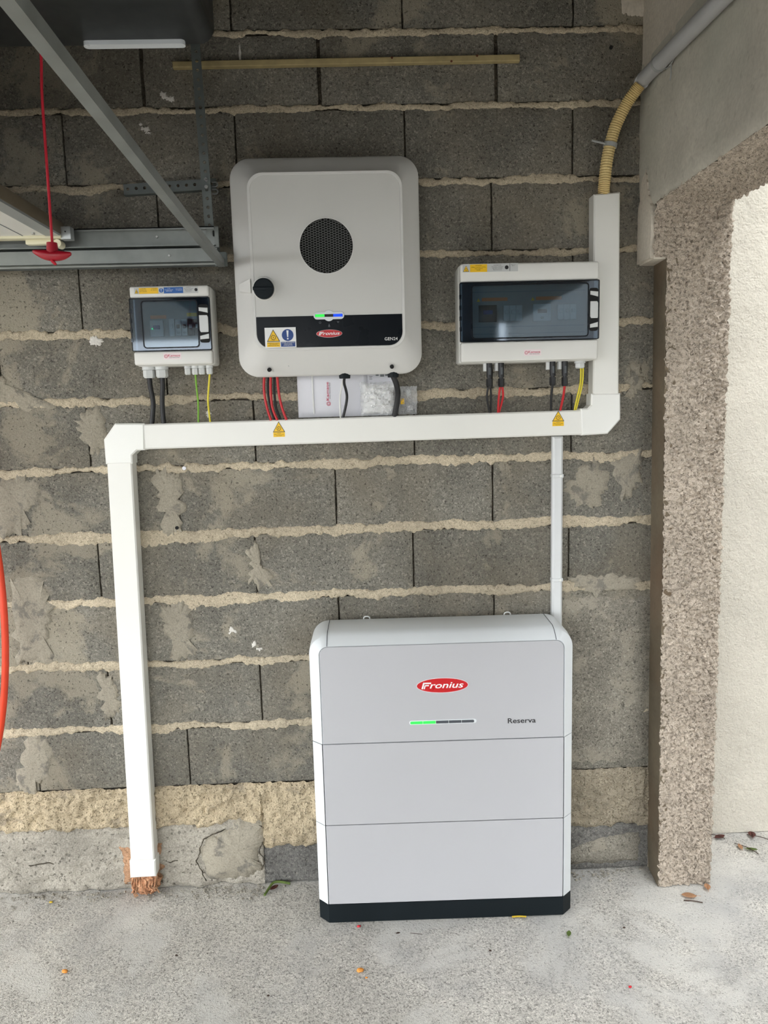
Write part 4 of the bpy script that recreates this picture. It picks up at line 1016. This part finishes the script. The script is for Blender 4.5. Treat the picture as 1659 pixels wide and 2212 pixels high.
# ------------------------------------------------------------------ garage door hardware, top left
RYF = -.110            # face of the rail profile nearest the room
rail = root('door_track', 'galvanised double door track along the wall with rivets', 'rail', (-.43, -.06, 2.0))
XE = -.427
box('upper_channel', DOOR_X + .05, XE, RYF + .022, RYF + .026, 2.056, 2.102, 'galv', rail)
box('upper_lip', DOOR_X + .05, XE - .006, RYF + .002, RYF + .026, 2.102, 2.105, 'galv', rail)
box('upper_lip', DOOR_X + .05, XE - .006, RYF + .002, RYF + .026, 2.053, 2.056, 'galv', rail)
box('upper_flange', DOOR_X + .05, XE - .006, RYF + .002, RYF + .004, 2.098, 2.105, 'galv', rail)
box('lower_channel', DOOR_X + .05, XE, RYF, RYF + .004, 2.008, 2.042, 'galv', rail)
box('lower_lip', DOOR_X + .05, XE, RYF, RYF + .026, 2.042, 2.045, 'galv', rail)
loft('bottom_roll', [[(X_, RYF + .002 + .007 * math.cos(a) * 1.0, 2.002 + .005 * math.sin(a)) for a in [k * .785 for k in range(8)]] for X_ in (DOOR_X + .05, XE)], 'galv', rail)
box('back_web', DOOR_X + .05, XE, RYF + .045, RYF + .049, 2.002, 2.104, 'galv2', rail)
box('end_plate', XE - .030, XE + .004, RYF + .018, RYF + .022, 2.050, 2.108, 'galv', rail, bev=.001)
slab('end_slot', rrect(XE - .0125, XE - .0075, 2.080, 2.097, .0024, 5), RYF + .0168, RYF + .0182, 'void', rail)
for (x, y, z) in ((-.600, RYF + .022, 2.083), (-.563, RYF, 2.026), (-.445, RYF, 2.020)):
    cyl('rivet', (x, y, z), (x, y - .0035, z), .0042, 'zinc', rail, 10, r1=.003)
# crossbar running out from the track end
cb = root('crossbar', 'long galvanised angle bar running out over the room from the track end', 'bar', (-.405, -.13, 1.99))
zb = 1.990
v = []; pr = [(-.0, 0), (.019, 0), (.019, .021), (.0168, .021), (.0168, .0022), (0, .0022)]
for (y, x) in ((-.118, -.4240), (-.45, -.4170), (-1.50, -.3820), (-3.10, -.330)):
    v.append([(x + p[0], y, zb + p[1]) for p in pr])
loft('angle_bar', v, 'galv', cb, smooth=False)
box('corner_plate', -.432, -.398, -.128, -.110, 1.992, 2.030, 'galv2', cb, bev=.002)
cyl('corner_bolt', (-.414, -.128, 2.008), (-.414, -.134, 2.008), .006, 'zinc', cb, 6)
# perforated hanger
def perforated(name, x0, x1, z0, z1, y, pitch, r, parent, vertical=True, mat='galv2', lean=0.0):
    holes = []
    if vertical:
        n = int((z1 - z0) / pitch)
        for i in range(n): holes.append(circ((x0 + x1) / 2 + .001, z0 + pitch * (i + .5), r, 10))
    else:
        n = int((x1 - x0) / pitch)
        for i in range(n): holes.append(circ(x0 + pitch * (i + .5), (z0 + z1) / 2, r, 10))
    o = holed(name, [(x0, z0), (x1, z0), (x1, z1), (x0, z1)], holes, y, mat, parent, thick=.0025)
    if lean:
        for v_ in o.data.vertices: v_.co.x += lean * (v_.co.z - z0)
    return o
hg = root('perforated_hanger', 'upright perforated steel angle hanging the track from the ceiling', 'bracket', (-.45, -.085, 2.10))
perforated('perforated_flange', -.462, -.436, 2.100, 2.95, -.088, .0245, .0048, hg, lean=-.022)
o = box('side_flange', -.4625, -.4600, -.086, -.062, 2.100, 2.95, 'galv2', hg)
for v_ in o.data.vertices: v_.co.x += -.022 * (v_.co.z - 2.1)
ps = root('perforated_strap', 'flat perforated steel strap fixed across the wall to the hanger', 'bracket', (-.57, -.01, 2.22))
o = perforated('perforated_flange', -.705, -.435, 2.226, 2.254, -.022, .0245, .0046, ps, False)
for v_ in o.data.vertices: v_.co.z += .045 * (v_.co.x + .57)
o = box('bottom_flange', -.705, -.435, -.022, -.002, 2.2235, 2.2260, 'galv2', ps)
for v_ in o.data.vertices: v_.co.z += .045 * (v_.co.x + .57)
for i, z in enumerate((2.232, 2.212)):
    nm = 'upper' if i == 0 else 'lower'
    ck = root('clamp_bolt', nm + ' of two bolts with a loop clamp on the upright hanger', 'bolt', (-.446, -.09, z))
    cyl('bolt_head', (-.450, -.086, z + .004), (-.450, -.096, z + .004), .0052, 'zinc', ck, 10)
    pts = [(-.440, -.060, z + .006), (-.428, -.060, z + .006), (-.424, -.060, z), (-.428, -.060, z - .006), (-.440, -.060, z - .006)]
    tube('loop_clamp', pts, .0022, 'galv', ck, 8, sub=3)

# open sectional door overhead
gd = root('door_1', 'open white sectional garage door lying overhead in its track', 'door', (-1.2, -.13, 2.07), kind='structure')
DX = -.845
box('door_skin', DOOR_X + .25, DX - .040, -3.15, -.135, 2.076, 2.112, 'doorw', gd)
box('bottom_rail', DX - .041, DX - .002, -3.15, -.135, 2.074, 2.080, 'alu', gd)
box('edge_seal', DX - .045, DX, -3.15, -.135, 2.080, 2.114, 'doorb', gd, bev=.002)
box('skin_groove', DX - .105, DX - .102, -3.15, -.14, 2.0752, 2.077, 'ink_g', gd)
box('end_stile', DOOR_X + .25, DX, -.165, -.133, 2.0695, 2.0765, 'cream', gd, bev=.001)
box('end_bracket', DX - .002, DX + .026, -.160, -.133, 2.066, 2.100, 'alu', gd, bev=.001)
cyl('bracket_hole', (DX + .012, -.1605, 2.086), (DX + .012, -.162, 2.086), .002, 'void', gd, 8)
box('roller_holder', -.950, -.870, -.150, -.128, 2.056, 2.070, 'cream', gd, bev=.003)
cyl('roller', (-.862, -.150, 2.058), (-.862, -.118, 2.058), .011, 'cream', gd, 14)
cyl('door_bolt', (-.905, -.200, 2.076), (-.905, -.200, 2.070), .005, 'zinc', gd, 8)

# opener with light and release cord
mo = root('door_opener', 'black garage door opener housing with a frosted light strip', 'opener', (-.52, -1.0, 2.30))
loft('housing', [[(p[0], y, p[1]) for p in rrect(-.80 + i0, -.292 - i0, 2.290 + i0, 2.52, (.03, .03, .03, .03), 5)] for y, i0 in ((-1.28, .012), (-1.26, 0), (-.765, 0), (-.745, .012))], 'motor', mo, angle=40)
slab('light_lens', rrect(0, .194, 0, .018, .008, 6), 0, 1, 'lens', mo)   # re-laid flat below
ln = mo.children[-1]
for v_ in ln.data.vertices:
    x, yy, z = v_.co; v_.co = (-.541 + x, -.786 + z, 2.291 - (.009 if yy < .5 else 0))
box('rail_boom', DOOR_X, -.805, -.80, -.76, 2.40, 2.44, 'galv2', mo)
box('hanging_strap', -.55, -.52, -1.02, -1.0, 2.515, 2.95, 'galv2', mo)
rc = root('release_cord', 'red emergency release cord with a curved pull handle', 'cord', (-.65, -.75, 1.90))
tube('cord', [(-.6495, -.735, 1.925), (-.6475, -.735, 2.05), (-.6455, -.735, 2.20), (-.6445, -.733, 2.34), (-.70, -.733, 2.43), (-.82, -.735, 2.455)], .0028, 'cord', rc, 8)
def handle():
    rings = []; n = 21
    for i in range(n):
        t = i / (n - 1) * 2 - 1; x = -.6515 + .038 * t
        z = 1.9045 + .0062 * t * t - .003 * t; hh = .0098 * (1 - .8 * abs(t) ** 2.2) + .0012; ww = .0120 * (1 - .8 * abs(t) ** 3) + .0015
        rings.append([(x, -.735 + ww * math.cos(a), z + hh * math.sin(a)) for a in [k * math.pi / 6 for k in range(12)]])
    loft('pull_handle', rings, 'handle', rc, angle=50)
handle()
cyl('handle_hub', (-.6505, -.735, 1.905), (-.650, -.735, 1.930), .0125, 'handle', rc, 14, r1=.0105)
tube('cord_knot', [(-.652, -.735, 1.899), (-.650, -.741, 1.893), (-.646, -.737, 1.888), (-.650, -.733, 1.891)], .0030, 'cord', rc, 6)

# wooden batten
wb = root('wooden_batten', 'slim pine batten fixed level high on the block wall', 'batten', (-.04, -.01, 2.567))
slab('batten', [(-.541, 2.5655), (.4655, 2.5705), (.4655, 2.5885), (-.541, 2.5825)], -.022, -.004, 'wood', wb, bev=.002)
for x, z in ((.092, 2.586), (.34, 2.588), (.265, 2.574)): cyl('knot', (x, -.0222, z - .003), (x, -.0228, z - .003), .0035, 'knot', wb, 8)

# ------------------------------------------------------------------ ribbed pipe and grey conduit, top right
rp_path = smooth_path([(.714, -.032, 2.170), (.715, -.032, 2.22), (.724, -.034, 2.30), (.742, -.042, 2.375), (.770, -.060, 2.435), (.797, -.085, 2.474)], 22)
rings = tube_rings(rp_path, 1.0, 14); rr = []
for i, (p, r_) in enumerate(zip(rp_path, rings)):
    rad = .0182 if i % 2 == 0 else .0158
    rr.append([p + (q_ - p) * rad for q_ in r_])
rp = root('ribbed_pipe', 'cream ribbed flexible pipe curving up from the trunking', 'pipe', (.714, -.03, 2.17))
loft('ribbed_tube', rr, 'corr', rp, angle=20)
i = 52; d = (rp_path[i + 1] - rp_path[i]).normalized()
cyl('cable_tie', tuple(rp_path[i] - d * .006), tuple(rp_path[i] + d * .006), .0202, 'tie', rp, 16)
tube('tie_tail', [tuple(rp_path[i] + Vector((-.018, -.008, .002))), tuple(rp_path[i] + Vector((-.035, -.008, .006))), tuple(rp_path[i] + Vector((-.056, -.006, .012)))], .0030, 'tie', rp, 6)
gc = root('grey_conduit', 'grey plastic conduit running along the concrete beam', 'conduit', (.805, -1.2, 2.45))
tube('conduit_tube', [(.800, -.092, 2.479), (.806, -.115, 2.487), (.806, -.6, 2.462), (.806, -2.6, 2.36)], .0205, 'pvc_g', gc, 18)
cyl('cable_tie', (.8062, -.196, 2.482), (.8062, -.206, 2.4815), .0220, 'tie', gc, 16)
tube('tie_tail', [(.823, -.205, 2.466), (.824, -.228, 2.464), (.824, -.262, 2.472)], .0018, 'tie', gc, 6)
tube('tie_tail', [(.824, -.236, 2.465), (.824, -.238, 2.44), (.824, -.232, 2.425)], .0018, 'tie', gc, 6)
hosep = [(-1.382 + .25 * math.cos(k * math.pi / 12), -.10 + .02 * math.sin(k * math.pi / 24), 1.05 + .75 * math.sin(k * math.pi / 12)) for k in range(-5, 20)]
tag(tube('orange_hose', hosep, .0105, 'hose', None, 12, 8), 'orange hose coil hanging on the wall at the left edge', 'hose')
hk = root('hose_hook', 'steel wall hook holding the orange hose', 'hook', (-1.38, -.05, 1.77))
tube('hook_rod', [(-1.38, .0, 1.795), (-1.38, -.06, 1.778), (-1.38, -.11, 1.778), (-1.38, -.13, 1.81)], .005, 'galv', hk, 8)

# fibre stuffing below the end cap
def wad():
    rt = root('fibre_stuffing', 'brown fibre stuffing in the broken hole under the trunking end', 'insulation', (-.789, -.03, 0))
    bm = bmesh.new(); bmesh.ops.create_icosphere(bm, subdivisions=4, radius=1)
    for v_ in bm.verts:
        p = v_.co.copy(); k = 1 + .30 * FB(p.x, p.y, p.z, 2.0, 4) + .07 * FB(p.x, p.y, p.z, 8, 3)
        v_.co = (-.789 + p.x * k * .045, -.028 + p.y * k * .024, max(.0005, .036 + p.z * k * .036))
    from_bm('fibre_lump', bm, 'wad', rt, True, angle=80)
    r = random.Random(5)
    for i in range(26):
        a = r.uniform(-.040, .040); x = -.789 + a; z0 = r.uniform(.045, .072); z1 = r.uniform(.004, .035); y0 = r.uniform(-.052, -.040)
        tube('fibre_strand', [(x, y0 + .006, z0), (x + r.uniform(-.008, .008), y0 - r.uniform(.004, .010), (z0 + z1) / 2), (x + r.uniform(-.016, .016), y0 - r.uniform(.0, .012), z1)], r.uniform(.0012, .0030), 'wad' if i % 3 else 'cavity', rt, 6, 4)
wad()

# ------------------------------------------------------------------ litter
def leaf(label, x, y, L, W, rz, mat, curl=.25, z=.0015, cat='leaf'):
    v = []; f = []; n = 8
    for i in range(n + 1):
        t = i / n; w = W / 2 * math.sin(math.pi * min(1, t * .96 + .02)) ** .8
        for s in (-1, 0, 1):
            a = (t - .5) * L; b = s * w; zz = z + curl * abs(b) + curl * .8 * L * (t - .5) ** 2
            v.append((x + a * math.cos(rz) - b * math.sin(rz), y + a * math.sin(rz) + b * math.cos(rz), zz))
    for i in range(n):
        for s in range(2): f.append((i * 3 + s, i * 3 + s + 1, i * 3 + s + 4, i * 3 + s + 3))
    rt = root('fallen_leaf', label, cat, (x, y, 0))
    o = mesh('leaf_blade', v, f, mat, rt, True, angle=60); o.modifiers.new('thickness', 'SOLIDIFY').thickness = .0005
    e = Vector((x - L / 2 * math.cos(rz), y - L / 2 * math.sin(rz), z + .001 + curl * .8 * L * .25)); d = Vector((-math.cos(rz), -math.sin(rz), 0))
    tube('leaf_stalk', [e, e + d * L * .12 + Vector((0, 0, .001)), e + d * L * .28], .0006, mat, rt, 5, 3)
    return rt
leaf('curled tan leaf on the floor in front of the pillar', .975, -.172, .046, .026, 2.9, 'leaf_b', .35)
tag(tube('twig', [(.950, -.190, .002), (.975, -.196, .003), (1.004, -.205, .002)], .0018, 'twig', None, 6), 'dark twig lying against the curled tan leaf by the pillar', 'twig')
leaf('upright brown leaf scrap leaning on the pillar foot', 1.050, -.138, .034, .020, 1.3, 'leaf_b', .9)
leaf('small green leaf on the floor right of the battery', .546, -.318, .026, .014, 1.2, 'leaf_g', .5)
leaf('small dark leaf on the floor in front of the battery', .035, -.280, .014, .007, .2, 'twig', .3)
tag(tube('twig', [(.072, -.283, .002), (.090, -.287, .0025), (.108, -.290, .002)], .0009, 'twig', None, 5), 'hair thin twig on the floor in front of the battery', 'twig')
leaf('red brown leaf in the corner right of the pillar', 1.225, .140, .045, .022, .3, 'leaf_d', .5)
leaf('dark red leaf at the foot of the cream wall', 1.345, .142, .040, .026, 1.2, 'leaf_d', .7)
leaf('yellow brown leaf on the ground outside', 1.268, .075, .035, .016, 1.4, 'leaf_b', .6)
leaf('green brown leaf on the ground outside', 1.300, .058, .040, .016, -.2, 'leaf_g', .5)
for i, (a, b, lb) in enumerate((((1.26, .10), (1.31, .03), 'dark twig beside the leaves outside'), ((1.33, .15), (1.40, .10), 'thin dark twig along the foot of the cream wall'), ((1.19, .165), (1.24, .13), 'short dark twig behind the pillar corner'))):
    tag(tube('twig', [(a[0], a[1], .003), ((a[0] + b[0]) / 2 + .006, (a[1] + b[1]) / 2, .006), (b[0], b[1], .003)], .0014, 'twig', None, 5), lb, 'twig')
tag(tube('plant_stem', [(-.394, -.075, .004), (-.385, -.05, .006), (-.372, -.026, .012), (-.352, -.020, .012), (-.315, -.022, .006)], .0042, 'leaf_g', None, 7), 'green plant stem lying at the foot of the wall left of the battery', 'stem')
leaf('dry dark leaf beside the green stem at the wall foot', -.366, -.040, .034, .018, .8, 'leaf_d', .6)
def chip(label, x, y, r, mat, sq=.5, cat='debris'):
    bm = bmesh.new(); bmesh.ops.create_icosphere(bm, subdivisions=2, radius=1)
    for v_ in bm.verts:
        p = v_.co; k = 1 + .35 * FB(p.x + x * 9, p.y, p.z, 1.6, 3)
        v_.co = (x + p.x * k * r, y + p.y * k * r * .7, max(.0004, r * sq * (.6 + p.z * k)))
    return tag(from_bm('debris_chip', bm, mat, None, True), label, cat)
chip('orange chip on the floor below the battery', -.080, -.425, .010, 'bit_o')
chip('tiny orange crumb next to the larger orange chip', -.062, -.452, .004, 'bit_o')
chip('orange chip on the floor at the lower left', -.927, -.375, .009, 'bit_o')
chip('red scrap at the front edge of the black base', -.084, -.242, .006, 'bit_r')
chip('red crumb on the floor at the lower right', .655, -.53, .005, 'bit_r')
tag(tube('yellow_scrap', [(.392, -.231, .002), (.414, -.232, .0035), (.436, -.233, .002)], .0026, 'bit_y', None, 6), 'yellow strip peeking out under the black base', 'debris')
chip('yellow flower scrap by the wall at the left', -1.094, -.060, .006, 'bit_y')
for i, (x, y) in enumerate(((-.62, -.33), (.30, -.37), (.72, -.30), (-.33, -.50))):
    chip(['dark pebble on the floor below the left trunking', 'dark pebble on the floor below the battery centre', 'dark pebble on the floor right of the battery', 'dark pebble near the bottom edge of the picture'][i], x, y, .0042, 'twig', cat='pebble')

# crumbs of mortar lying along the foot of the wall
def crumbs():
    r = random.Random(11); bm = bmesh.new()
    for i in range(230):
        x = r.choice((r.uniform(-1.30, -.22), r.uniform(-1.30, -.65), r.uniform(-.62, -.40), r.uniform(.60, .88)))
        d = abs(r.gauss(0, .030)); y = -.018 - d; k = r.uniform(.0015, .0048)
        m = bmesh.ops.create_icosphere(bm, subdivisions=1, radius=k)
        for v_ in m['verts']:
            p = v_.co; q = 1 + .5 * N(p.x * 300 + i, p.y * 300, p.z * 300, 1)
            v_.co = (x + p.x * q * 1.2, y + p.y * q, max(.0002, k * .4 + p.z * q * .8))
    o = from_bm('mortar_crumbs', bm, 'skirt', None, False)
    return tag(o, 'loose mortar crumbs along the foot of the block wall', 'crumbs', kind='stuff')
crumbs()
